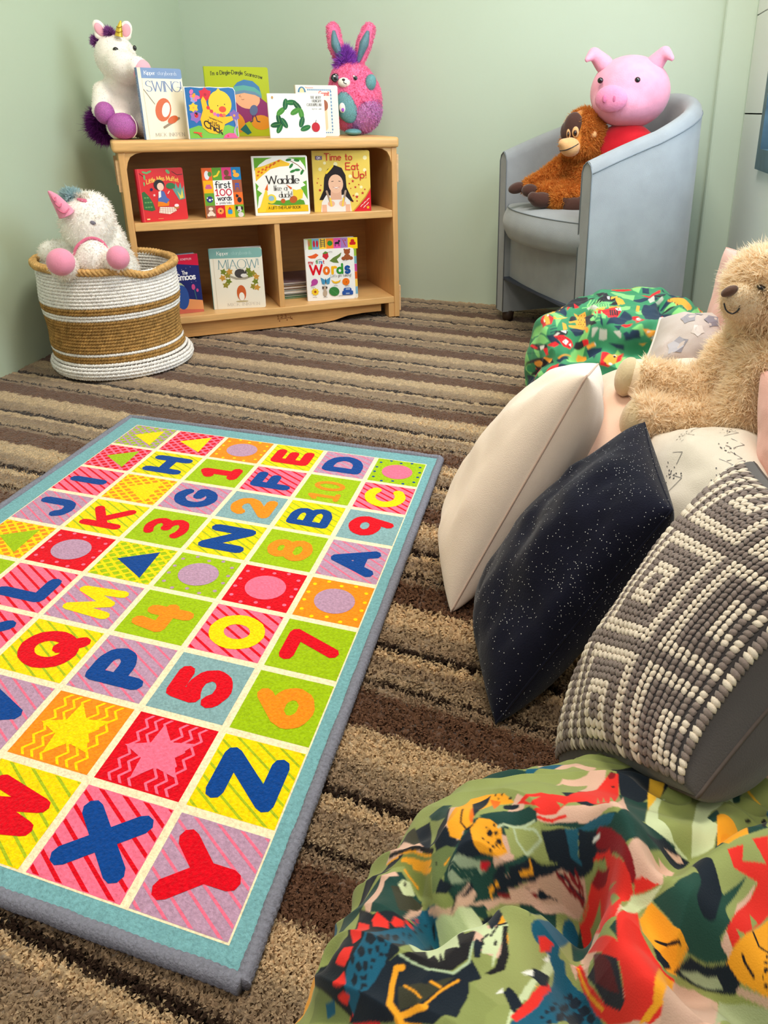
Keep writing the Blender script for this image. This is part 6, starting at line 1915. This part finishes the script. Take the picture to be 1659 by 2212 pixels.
JUNGLE_ART = '''0 0 -490,-280 -465,-274 -316,-357 -322,-391
0 0 -391,-218 -367,-210 -273,-260 -306,-285
0 0 -313,-291 -284,-284 -272,-356
0 0 -515,-320 -480,-298 -341,-385 -303,-416 -343,-417
0 0 -338,-559 -314,-548 -270,-581 -314,-582
0 0 -80,-202 -15,-251 22,-359 4,-364
0 0 -126,33 -51,82 -26,21 -79,5
0 0 -277,-596 -208,-592 -205,-606 -267,-614
0 6 -249,-119 -162,-104 -68,-101
0 10 -222,-97 -238,-17
0 9 -222,-97 -188,-147
0 9 -205,-95 -212,-23
0 12 -205,-95 -161,-165
0 11 -166,-121 -182,-47
0 9 -166,-121 -137,-175
0 9 -146,-132 -151,-72
0 9 -146,-132 -117,-183
0 7 -130,-130 -125,-91
0 10 -130,-130 -99,-184
0 5 -114,-128 -107,-100
0 9 -114,-128 -89,-175
0 5 -100,-124 -93,-102
0 9 -100,-124 -76,-168
0 5 -88,-117 -76,-100
0 9 -88,-117 -63,-160
0 5 -75,-111 -60,-96
0 8 -75,-111 -53,-150
0 8 -38,-387 -34,-350 -105,-200
0 14 -37,-379 -98,-289
0 3 -37,-379 0,-372
0 15 -42,-349 -115,-256
0 4 -42,-349 -9,-360
0 13 -85,-263 -149,-181
0 3 -85,-263 -62,-252
0 7 -104,-210 -152,-167
0 3 -104,-210 -90,-207
1 0 -367,-210 -480,35 -318,-177 -317,-203
1 0 32,-375 72,-223 121,-330
1 0 -204,-356 -119,-353 -88,-400 -147,-401
1 0 -322,-391 -269,-399 -213,-445 -287,-427
1 0 -539,-353 -380,-440 -318,-472 -542,-355
1 0 -236,-508 -166,-491 -156,-499 -199,-524
1 0 -165,-553 -90,-566 -189,-607 -194,-597
1 0 -55,-453 36,-425 39,-534 -34,-467
1 0 60,-410 161,-395 175,-403 117,-410
1 0 -13,-351 9,-368 19,-384 5,-381
1 0 -636,-395 -327,-622 -475,-622 -675,-419
1 0 72,-365 111,-342 106,-370
1 4 -306,-354 -285,-346
1 6 -299,-372 -270,-362
1 6 -295,-386 -266,-376
1 6 -295,-396 -264,-392
2 0 -421,72 -421,165 -364,169 -249,-33 -269,-106 -301,-136
2 0 -266,112 -204,98 -125,3 -81,-59 -110,-61 -153,-24
2 0 -281,-396 -266,-376 -230,-370 -198,-378 -201,-395 -235,-400
2 0 -515,-329 -497,-326 -384,-403 -323,-422 -312,-440 -369,-427 -398,-418 -479,-366
2 0 -600,-383 -550,-389 -361,-461 -267,-493 -248,-517 -316,-523 -436,-469 -333,-566 -584,-435 -536,-441 -479,-456 -477,-433 -548,-398
2 0 -61,-119 -49,-57 -15,-95
2 0 -137,-422 -93,-421 -53,-440 -98,-445 -145,-446
2 0 -245,-263 -285,-159 -194,-288 -236,-294
2 0 -204,-168 -89,-262 -108,-295 -139,-281
2 0 -126,-310 -14,-385 -43,-391 -110,-338
3 0 -484,-450 -510,-452 -548,-440 -570,-425 -580,-411 -578,-399 -560,-397 -527,-413 -494,-427 -478,-445
4 0 -420,-268 -417,-232 -399,-222 -329,-278 -307,-338 -360,-343
4 0 -340,-106 -426,89 -312,-122 -319,-167
4 0 -306,-100 -269,-117 -290,-131
4 0 -77,-195 -45,-174 -17,-124 54,-219 48,-331 30,-350
4 0 -276,-399 -215,-398 -164,-417 -148,-436 -161,-458 -197,-453 -231,-427
4 0 -318,-426 -258,-426 -226,-444 -254,-457
4 0 -515,-329 -493,-332 -410,-400 -446,-386
4 0 -354,-430 -317,-437 -294,-473 -318,-472
4 0 -289,-604 -266,-573 -249,-535 -207,-526 -152,-587 -190,-585 -238,-585 -266,-610
4 0 81,-555 65,-489 177,-407 184,-485 129,-550
4 0 -181,168 -178,233 -116,241 -85,168
4 0 -93,-421 -47,-428 -43,-441 -75,-441
4 0 104,-349 121,-330 128,-350
5 0 -393,-278 -406,-226 -390,-229 -317,-333 -337,-337
5 0 -291,-157 -222,-142 -80,-385 -160,-345 -185,-314 -185,-289
5 0 -238,-297 -185,-289 -179,-312 -226,-311
5 0 -222,-330 -159,-332 -91,-370 -160,-355 -208,-344
5 0 -264,-313 -240,-322 -212,-361 -230,-370
5 0 -40,-54 -18,-47 19,-73 6,-100
5 0 -85,-53 -67,6 -49,-39 -80,-61
5 0 92,-536 118,-432 149,-422 159,-511 134,-544 114,-545
5 0 -119,-458 -51,-470 -20,-539 -130,-476
5 0 -59,-444 -10,-427 0,-431 -44,-450
5 0 -356,-465 -267,-493 -278,-515
5 0 -363,-486 -373,-489 -433,-466 -464,-453 -475,-442 -480,-436 -466,-433 -433,-443 -402,-454 -360,-483
5 0 -225,-500 -155,-478 -149,-479 -213,-505
5 0 -183,166 -170,234 -116,241 -178,233
5 0 -566,-381 -562,-378 -611,-380 -596,-380
5 17 -402,-224 -370,-212 -476,35
5 14 -106,-357 -63,-401
2 0 -263,-155 -267,-157 -276,-158 -274,-153 -265,-152
2 0 -180,-267 -179,-273 -185,-269 -189,-261
2 0 -175,-290 -174,-296 -181,-291 -186,-283 -183,-280
2 0 -158,-309 -156,-315 -163,-311 -165,-306 -159,-304
2 0 -156,-324 -153,-330 -157,-328 -165,-324 -163,-321
2 0 -145,-343 -142,-349 -146,-347 -147,-338
2 0 -243,-155 -247,-158 -252,-157 -254,-154 -245,-152
2 0 -166,-267 -165,-272 -168,-270 -172,-262 -173,-257
2 0 -157,-291 -156,-296 -163,-293 -168,-285 -165,-281
2 0 -145,-311 -143,-317 -145,-311 -152,-308 -147,-306
2 0 -142,-326 -144,-330 -148,-328 -150,-323 -144,-321
2 0 -129,-340 -126,-346 -131,-344 -137,-337 -133,-339
2 0 -220,-160 -223,-162 -225,-160 -229,-154 -224,-154
2 0 -145,-269 -146,-278 -153,-274 -157,-267 -152,-265
2 0 -145,-293 -139,-300 -146,-296 -150,-285
2 0 -126,-310 -124,-315 -132,-312 -134,-307 -132,-303
2 0 -125,-329 -126,-333 -130,-331 -133,-326 -131,-322
2 0 -104,-349 -105,-353 -112,-346 -115,-341
2 9 -29,-186 13,-272
2 3 -259,-406 -244,-415
2 9 -18,-183 22,-263
2 3 -240,-408 -225,-416
2 9 -8,-176 31,-253
2 3 -221,-409 -211,-414
2 9 4,-167 43,-252
2 3 -207,-406 -197,-411
2 3 -249,-553 -245,-582
2 3 -336,-105 -346,-112
2 3 -241,-552 -230,-584
2 3 -337,-100 -334,-122
2 3 -212,-559 -214,-586
2 18 -439,86 -329,-125
2 3 -192,-567 -191,-589
2 18 -435,85 -319,-126
2 3 -170,-569 -169,-591
2 18 -431,84 -315,-124
6 0 -387,-406 -338,-421 -346,-431 -377,-426
6 0 -245,-374 -205,-369 -209,-387 -229,-380
6 0 -213,-431 -199,-415 -179,-424 -187,-443
6 0 -16,-146 13,-129 54,-219 18,-183
6 0 -111,-48 -94,-46 -88,-64 -100,-62
6 0 -173,-440 -163,-430 -157,-446
6 0 -16,-431 -5,-427 0,-431
6 0 -377,-241 -375,-252 -381,-250 -400,-229 -399,-222 -395,-220
6 0 -372,-292 -368,-303 -382,-292 -386,-280 -393,-271 -383,-278
6 0 149,-458 147,-471 138,-483 130,-476 125,-460 128,-429 127,-425
6 0 144,-529 140,-539 133,-540 127,-542 125,-534 130,-528 137,-527
2 0 -328,-429 -330,-432 -338,-431 -335,-428 -343,-427 -341,-424 -333,-425
2 0 -203,-375 -205,-379 -211,-380 -209,-377 -214,-374 -212,-370 -207,-373
2 0 -201,-433 -196,-435 -203,-436 -201,-433 -206,-430 -204,-426 -197,-425
2 0 -162,-444 -164,-448 -165,-452 -171,-450 -169,-446 -175,-444 -168,-442 -162,-444
2 0 -390,-236 -387,-241 -400,-229 -399,-222 -396,-226
2 0 -361,-305 -361,-312 -365,-308 -368,-303 -365,-300
2 0 148,-475 145,-485 140,-491 133,-488 130,-476 132,-463 139,-465
2 0 113,-541 114,-545 107,-546 100,-543 105,-538
2 0 11,-150 16,-167 12,-167 4,-151 0,-138 5,-138
7 0 -34,-400 0,-393 -20,-418 -31,-421
7 0 5,-393 42,-383 54,-402 10,-414
7 0 79,-381 110,-369 131,-388 121,-387
7 0 -276,-399 -257,-382 -241,-387 -254,-399
7 0 -219,-122 -193,-101 -104,-172 -126,-187
0 0 -42,179 12,205 21,145 -26,165
0 0 -79,38 24,67 45,-12 -37,9
0 0 313,-15 326,12 397,-14 358,-102
0 0 403,-44 403,285 433,315 427,-10
0 0 166,-347 205,-306 240,-322 222,-339
1 0 147,-137 130,-57 199,98 317,-23 338,-96 270,-134 227,-263
1 0 132,-375 148,-364 165,-366 168,-351 208,-334 233,-337 158,-388
1 0 54,-318 69,-211 141,-261 110,-338 74,-356
1 0 18,208 55,236 96,142 46,148
1 0 121,298 199,248 170,228
4 0 -178,233 -62,178 -33,168 -149,164
4 0 132,-252 164,-238 206,-269 179,-322
4 0 110,-338 159,-323 153,-340 129,-354
4 0 266,-112 293,-14 339,-119 326,-119
4 0 48,107 108,105 127,273 148,198 120,77
4 0 399,283 410,298 433,315 430,275
4 0 -47,182 -24,195 -70,179
5 0 -178,233 -47,182 7,201 21,212 -70,179 -178,233
5 0 219,-317 241,-300 329,-265 302,-302 262,-310
5 0 227,126 271,197 389,175 381,5 293,99
5 0 430,282 433,315 494,307 508,307 476,312
5 0 93,-71 116,-82 138,-152 114,-139
5 0 282,-80 319,-47 322,-92
5 0 234,-347 276,-320 267,-333
5 0 -56,-51 -50,-2 15,-70 -12,-108
7 0 123,40 130,130 167,54 183,126 204,123 194,99 149,20
7 0 83,-376 122,-374 131,-388 115,-385
6 0 185,-269 185,-289 176,-299 169,-279 159,-256 163,-248 171,-248
6 0 299,-292 302,-295 295,-302 285,-306 278,-307 286,-300 289,-296
6 0 264,-298 260,-301 256,-304 253,-307 250,-304 247,-300 257,-298
2 0 260,-301 256,-304 254,-301 260,-301
2 0 292,-299 289,-303 278,-307 282,-303 286,-300
2 0 177,-264 182,-286 177,-284 169,-265 167,-255 170,-253
2 0 283,-290 280,-294 277,-291
2 0 243,131 242,123 241,126 232,133 234,138
2 0 290,-290 286,-293 290,-290
2 0 265,115 269,106 261,114 257,123 260,125
2 0 294,-280 297,-283 290,-283
2 0 286,108 284,100 276,109 283,115
2 0 307,-278 313,-277 303,-282 307,-278
2 0 307,112 317,31 302,98 297,113 300,118
2 0 334,28 339,16 334,16 329,32 333,36
2 0 329,-271 323,-273 326,-275 323,-273 320,-270
2 0 355,21 356,9 351,8 347,21 349,38'''


CLOTH = M('printed_cotton', attr=True, rough=.8, spec=.15, bump=(900, .25, .001), sheen=.1)


def bean_bag(name, label, par, folds, pal, art, ns, nt, td, wr, seed, base, spare):
    e = empty(name, (par[0], par[1], 0), 0, label, 'bean bag')
    X, UV, N_ = bag_base(*par, ns, nt, tdense=td)
    Y = bag_folds(X, UV, N_, folds, wr, seed)
    # the print is laid out on the flat cloth first, then sampled at every thread crossing
    G = 1800
    img = np.tile(np.array(lin(base), np.float32), (G, G, 1))
    ax = (np.arange(G) + .5) / G * 2.1 - 1.05

    def paint(pts, wd, rgb):
        lo, hi = np.min(pts, 0) - .03 - wd, np.max(pts, 0) + .03 + wd
        i0, i1 = np.searchsorted(ax, lo[0]), np.searchsorted(ax, hi[0])
        j0, j1 = np.searchsorted(ax, lo[1]), np.searchsorted(ax, hi[1])
        if i1 <= i0 or j1 <= j0:
            return
        A_, B_ = np.meshgrid(ax[i0:i1], ax[j0:j1], indexing='ij')
        Q = np.stack([A_.ravel(), B_.ravel()], -1)
        m_ = in_poly(Q, pts) if wd == 0 else seg_dist(Q, pts) < wd / 2
        sub = img[i0:i1, j0:j1]
        sub[m_.reshape(A_.shape)] = lin(rgb)
    rs = random.Random(3)
    for k in range(150):            # loose leaf shapes all round the cover
        a, r_ = rs.uniform(0, 6.28), math.sqrt(rs.random())
        pts = ell(r_ * math.cos(a), r_ * math.sin(a), rs.uniform(.04, .10), rs.uniform(.015, .04), 9, rot=rs.uniform(0, 180))
        paint(pts, 0, spare[k % len(spare)])
    for ln in art.split('\n'):
        q = ln.split()
        pts = [tuple(int(v) / 1000 for v in s_.split(',')) for s_ in q[2:]]
        paint(pts, int(q[1]) / 1000, pal[int(q[0])])
    du = np.gradient(UV, axis=0)
    dv = (np.roll(UV, -1, 1) - np.roll(UV, 1, 1)) / 2
    C = 0
    for a in (-.5, -.25, 0, .25, .5):
        for b_ in (-.5, -.25, 0, .25, .5):
            q = UV + du * a + dv * b_
            ij = np.clip(((q + 1.05) / 2.1 * G).astype(int), 0, G - 1)
            C = C + img[ij[..., 0], ij[..., 1]]
    C = (C / 25).reshape(-1, 3)
    V = Y.reshape(-1, 3) - np.array([par[0], par[1], 0])
    obj('cover', fast_mesh(V, grid_faces(ns, nt, False, True), C), CLOTH, e, smooth=True)
    k = int(.965 * ns)
    obj('base_seam', tube_me(Y[k] - np.array([par[0], par[1], 0]), .0016, 5, closed=True), M('seam_thread', (44, 48, 50), rough=.9), e, smooth=True)
    return e


bean_bag('bean_bag', 'bean bag with a dinosaur print in olive, navy and red in the foreground', (.100, .324, .318, .268, .200, -.256), DINO_FOLDS, DINO_PAL, DINO_ART,
         460, 1000, (R(78), R(226), .8), .016, 2.0, (146, 156, 92), [(24, 34, 46), (30, 66, 60), (222, 180, 160), (206, 218, 174), (24, 90, 118), (230, 50, 42), (246, 166, 40)])
bean_bag('bean_bag', 'bean bag with a green jungle animal print beside the armchair', (-.152, 1.828, .213, .371, .277, -.129), JUNGLE_FOLDS, JUNGLE_PAL, JUNGLE_ART,
         300, 480, (R(110), R(290), .68), .016, 5.0, (60, 138, 96), [(134, 206, 122), (36, 56, 78), (42, 40, 46), (222, 36, 44), (246, 164, 60), (134, 206, 122), (36, 56, 78)])


# ------------------------------------------------------------------ cushions
class Pillow:
    def __init__(s, corners, T, pull=.07, pw=.42, flip=1, seed=0, wr=.006):
        s.c = [np.array(c, float) for c in corners]
        s.ctr = sum(s.c) / 4
        n = np.cross(s.c[2] - s.c[0], s.c[3] - s.c[1])
        s.n = n / np.linalg.norm(n)
        if s.n @ (np.array([0, 0, .7]) - s.ctr) < 0:
            s.n = -s.n
        s.n = s.n * flip
        s.T, s.pull, s.pw, s.seed, s.wr = T, pull, pw, seed, wr

    def at(s, u, v, side=1.0, lift=0.0):
        u2, v2 = u * (1 - s.pull * (1 - v ** 2)), v * (1 - s.pull * (1 - u ** 2))
        a, b, c, d = s.c
        U, V = (u2[..., None] + 1) / 2, (v2[..., None] + 1) / 2
        P = a * (1 - U) * (1 - V) + b * U * (1 - V) + c * U * V + d * (1 - U) * V
        env = np.clip((1 - u ** 2) * (1 - v ** 2), 0, 1)
        h = s.T / 2 * env ** s.pw
        w = (vnoise(u * 2.6 + s.seed, v * 2.6, s.seed + side) - .5) * 2 + .5 * (vnoise(u * 7 + s.seed, v * 7, s.seed) - .5)
        h = h + s.wr * w * np.clip(env * 3, 0, 1) + lift
        return P - s.ctr + side * s.n * h[..., None]

    def sheet(s, side, n=48):
        t = np.sin(np.linspace(-1, 1, n) * math.pi / 2 * .999) / math.sin(math.pi / 2 * .999)
        u, v = np.meshgrid(t, t, indexing='ij')
        return s.at(u, v, side)

    def rim(s, n=40):
        t = np.linspace(-1, 1, n)
        o = np.ones(n)
        q = [s.at(t, -o), s.at(o, t)[1:], s.at(-t, o)[1:], s.at(-o, -t)[1:-1]]
        return np.concatenate(q)


def cushion(name, label, corners, T, mat, back=None, seam=None, seam_r=.0016, **kw):
    p = Pillow(corners, T, **kw)
    e = empty(name, tuple(p.ctr), 0, label, 'cushion', 'cushions piled along the right wall')
    n = 48
    for side, nm, m_ in ((1, 'front_cover', mat), (-1, 'back_cover', back or mat)):
        obj(nm, fast_mesh(p.sheet(side, n).reshape(-1, 3), grid_faces(n, n)), m_, e, smooth=True)
    obj('edge_seam', tube_me(p.rim(), seam_r, 6, closed=True), seam or mat, e, smooth=True)
    return e, p


def linen(name, rgb, v=.05):
    return M(name, rgb, rough=.92, bump=(700, .4, .0012), var=(9, v), sheen=.3, spec=.1)


CREAMC = linen('cream_cotton', (246, 226, 210))
BLUSH = linen('blush_linen', (238, 202, 180))
DUSTY = linen('dusty_pink_cotton', (224, 172, 160))
e, p = cushion('cushion', 'cream cushion standing on its edge nearest the rug', [(-.288, .888, .002), (-.352, 1.09, .036), (-.137, 1.200, .308), (-.126, .980, .361)], .15, CREAMC, seam=linen('cream_thread', (206, 176, 160)), seed=1, pull=.03, wr=.008)
e, p = cushion('cushion', 'blush pink cushion lying under the feet of the teddy bear', [(-.140, 1.02, .176), (-.151, 1.30, .245), (.02, 1.45, .255), (.03, 1.10, .175)], .13, BLUSH, seed=2)
# navy velvet with glitter specks
nv = M('navy_glitter_velvet', (20, 21, 36), rough=.9, bump=(500, .4, .0015), var=(30, .2), sheen=.15, spec=.05)
nt_ = nv.node_tree
N, L = nt_.nodes, nt_.links
pb = N['Principled BSDF']
src = pb.inputs['Base Color'].links[0].from_socket
tcn = N.new('ShaderNodeTexCoord')
vr = N.new('ShaderNodeTexVoronoi')
vr.inputs['Scale'].default_value = 330
L.new(tcn.outputs['Object'], vr.inputs['Vector'])
ns_ = N.new('ShaderNodeTexNoise')
ns_.inputs['Scale'].default_value = 7
L.new(tcn.outputs['Object'], ns_.inputs['Vector'])


def mt2(op, a, b_):
    q = N.new('ShaderNodeMath')
    q.operation = op
    for i_, v_ in enumerate((a, b_)):
        if isinstance(v_, (int, float)):
            q.inputs[i_].default_value = v_
        else:
            L.new(v_, q.inputs[i_])
    return q.outputs[0]


sc2 = N.new('ShaderNodeSeparateColor')
L.new(vr.outputs['Color'], sc2.inputs[0])
spk = mt2('MULTIPLY', mt2('LESS_THAN', vr.outputs['Distance'], .17), mt2('GREATER_THAN', mt2('ADD', mt2('MULTIPLY', sc2.outputs[0], .55), ns_.outputs['Fac']), .86))
mx = N.new('ShaderNodeMix')
mx.data_type = 'RGBA'
L.new(spk, mx.inputs['Factor'])
L.new(src, mx.inputs[6])
mx.inputs[7].default_value = (.75, .74, .72, 1)
L.new(mx.outputs[2], pb.inputs['Base Color'])
cushion('cushion', 'navy blue velvet cushion with silver glitter leaning against the cream one', [(-.169, .700, .002), (-.252, .905, .012), (-.047, 1.040, .279), (.004, .830, .258)], .15, nv, seed=3, pull=.03, wr=.01)
INKW = linen('ivory_satin', (226, 216, 200))
e, p = cushion('cushion', 'ivory cushion with ink flower print between the navy and crochet cushions', [(-.030, .90, .135), (-.045, 1.14, .205), (.125, 1.12, .245), (.135, .90, .235)], .14, INKW, seam_r=.003, seed=4)
q = Print()
rs = random.Random(5)
for k in range(5):
    cx, cy = (-.62, -.1, .35, -.35, .5)[k], (.35, .55, -.1, -.35, .55)[k]
    for j in range(16):
        q.add([ell(cx + rs.gauss(0, .07), cy + rs.gauss(0, .06), rs.uniform(.008, .022), rs.uniform(.005, .012), 6, rot=rs.uniform(0, 180))], (64, 62, 68), False)
    q.add(stroke([(cx - .25, cy - .05), (cx - .12, cy + .16), (cx - .03, cy + .02)], .008) + stroke([(cx + .1, cy + .1), (cx + .22, cy + .22), (cx + .3, cy + .05)], .008), (110, 106, 108), False)
q.build('flower_print', lambda a, b_, h: tuple(p.at(np.array(a), np.array(b_), 1, .0008 + h)), PRINT, e)
GF = linen('grey_floral_satin', (190, 176, 168))
e, p = cushion('cushion', 'pale grey floral cushion with piping behind the legs of the teddy bear', [(-.085, 1.40, .222), (-.06, 1.56, .30), (.06, 1.60, .31), (.075, 1.46, .215)], .12, GF, seam=linen('grey_piping', (214, 204, 194)), seam_r=.0035, seed=5, pw=.5)
q = Print()
for k, (cx, cy, r_) in enumerate(((-.5, -.35, .26), (-.15, .1, .2), (.35, -.2, .24), (-.45, .55, .2), (.3, .5, .26), (.6, .1, .15))):
    q.add([star(cx, cy, r_, 30 * k, .72, 5)], ((136, 132, 140), (206, 194, 184), (146, 140, 146), (202, 188, 178), (130, 126, 136), (150, 144, 148))[k], False)
q.build('flower_print', lambda a, b_, h: tuple(p.at(np.array(a), np.array(b_), 1, .0008 + h)), PRINT, e)
cushion('cushion', 'dusty pink cushion standing upright behind the teddy bear', [(.040, 1.62, .16), (.052, 1.69, .43), (.171, 1.42, .464), (.170, 1.34, .20)], .10, DUSTY, seed=6, pull=.05)
cushion('cushion', 'dusty pink cushion tucked below the teddy bear at the right edge', [(.116, 1.0, .20), (.104, 1.12, .35), (.225, 1.0, .39), (.235, .90, .25)], .10, DUSTY, seed=7, pull=.05)
# crochet cushion: every stitch is raised
TAUPE = M('taupe_yarn', (138, 124, 118), rough=.95, bump=(900, .5, .001), var=(160, .12), sheen=.2, spec=.1)
IVORY = M('ivory_yarn', (232, 218, 200), rough=.95, bump=(900, .5, .001), var=(160, .08), sheen=.2, spec=.1)
CHAR = linen('charcoal_backing', (84, 80, 80))
e, p = cushion('cushion', 'taupe crochet cushion with ivory square pattern leaning at the right', [(-.080, .655, .004), (.084, .830, .333), (0.180, 0.600, 0.358), (0.045, 0.470, 0.210)], .17, CHAR, back=CHAR, seed=8, wr=.004, pw=.36)
e.children[0].name = 'knit_ground'
e.children[0].data.materials[0] = M('taupe_ground', (88, 78, 74), rough=.95, var=(100, .1))
NS = 44
base = np.array([(math.cos(a) * r_, math.sin(a) * r_, z_) for z_, r_ in ((-.7, .6), (0, 1), (.7, .6)) for a in np.linspace(0, 2 * math.pi, 6, endpoint=False)] + [(0, 0, -1.05), (0, 0, 1.05)])
bf = [(i * 6 + j, i * 6 + (j + 1) % 6, (i + 1) * 6 + (j + 1) % 6) for i in range(2) for j in range(6)] + [(i * 6 + j, (i + 1) * 6 + (j + 1) % 6, (i + 1) * 6 + j) for i in range(2) for j in range(6)]
bf += [(18, (j + 1) % 6, j) for j in range(6)] + [(19, 12 + j, 12 + (j + 1) % 6) for j in range(6)]
bf = np.array(bf)
bins = {0: [], 1: []}
for i in range(NS):
    for j in range(NS):
        u, v = ((i + .5) / NS * 2 - 1) * .975, ((j + .5) / NS * 2 - 1) * .975
        P0, Pu, Pv = (p.at(np.array(a), np.array(b_), 1, .0) for a, b_ in ((u, v), (u + .01, v), (u, v + .01)))
        du, dv = Pu - P0, Pv - P0
        lu, lv = np.linalg.norm(du) * 2 / NS / .01, np.linalg.norm(dv) * 2 / NS / .01
        du, dv = du / np.linalg.norm(du), dv / np.linalg.norm(dv)
        nn = np.cross(du, dv)
        nn /= np.linalg.norm(nn)
        nn = nn if nn @ p.n > 0 else -nn
        x_, y_ = ((i + 5) % 19) - 9, ((j + 5) % 19) - 9
        d1 = max(abs(x_), abs(y_))
        ivory = d1 in (7, 8, 2, 3)
        sl = .45 if j % 2 else -.45
        ax = du * math.cos(sl) + dv * math.sin(sl)
        ay = -du * math.sin(sl) + dv * math.cos(sl)
        w_ = lv * .42
        S_ = base[:, 0:1] * ay * w_ + base[:, 1:2] * nn * w_ * .85 + base[:, 2:3] * ax * lu * .62 + P0 + nn * w_ * .45
        bins[1 if ivory else 0].append(S_)
for k, nm in ((0, 'taupe_stitches'), (1, 'ivory_stitches')):
    m_ = len(bins[k])
    F_ = (np.arange(m_)[:, None, None] * 20 + bf[None]).reshape(-1, 3)
    obj(nm, fast_mesh(np.concatenate(bins[k]), F_), TAUPE if k == 0 else IVORY, e, smooth=True, kind='stuff')


# ------------------------------------------------------------------ teddy bear on the cushions
TED = (252, 234, 208)
TEDM = plush_mat('oatmeal_plush', (232, 210, 178))
PAD = plush_mat('oatmeal_velour', (206, 186, 148))
MUZ = plush_mat('pale_velour', (226, 206, 176))
t6 = Toy('teddy_bear', (.053, 1.20, .200), 'large oatmeal teddy bear sitting on the pile of cushions', 1540, 940, 1 / 1335)
body = t6.blob('body', [
    t6.E(1595, 800, 20, 78, 75, 110, (0, 8, 0)), t6.E(1600, 870, 0, 80, 75, 62), t6.E(1655, 605, -10, 84, 78, 86), t6.E(1640, 690, 0, 60, 55, 40),
    t6.C((1560, 850, -10), 58, (1420, 815, -20), 42), t6.C((1420, 815, -20), 42, (1392, 812, -30), 46),
    t6.C((1600, 885, -60), 62, (1450, 880, -95), 50), t6.C((1450, 880, -95), 50, (1420, 870, -105), 52),
    t6.C((1640, 740, -70), 48, (1600, 830, -100), 44), t6.C((1600, 830, -100), 44, (1640, 870, -100), 40)], TEDM, .008, 6)
t6.fur('fur', body, 60000, 14, 1.2, TED, var=.08, mess=.9, curl=.9, seed=31, comb=(-.15, -.1, -.35), tip=(255, 242, 218),
       keep=lambda P_: ~((P_[:, 0] < (1384 - 1540) / 1335) | ((P_[:, 0] < (1412 - 1540) / 1335) & (P_[:, 2] < (940 - 855) / 1335))))
t6.ball('foot_pad', 1372, 810, -34, (26, 42, 44), PAD, (0, 10, 0))
t6.ball('foot_pad', 1392, 878, -112, (28, 46, 52), PAD, (0, 10, 0))
muz = t6.blob('muzzle', [t6.E(1612, 620, -62, 48, 42, 42), t6.E(1600, 610, -75, 34, 32, 30)], MUZ, .006, 5)
t6.fur('fur', muz, 6000, 3, 1.0, (240, 222, 194), var=.06, mess=.5, seed=32)
t6.ball('nose', 1583, 594, -98, (17, 10, 9), plush_mat('brown_stitch_nose', (92, 66, 54)), (0, -30, 20))
t6.tube('mouth', [(1573, 617, -102), (1577, 630, -104), (1588, 635, -105), (1598, 628, -104), (1602, 618, -103)], 1.6, EYE, parent=muz)
t6.ball('eye', 1640, 586, -84, (10, 6, 5), EYE, (0, 20, 0))
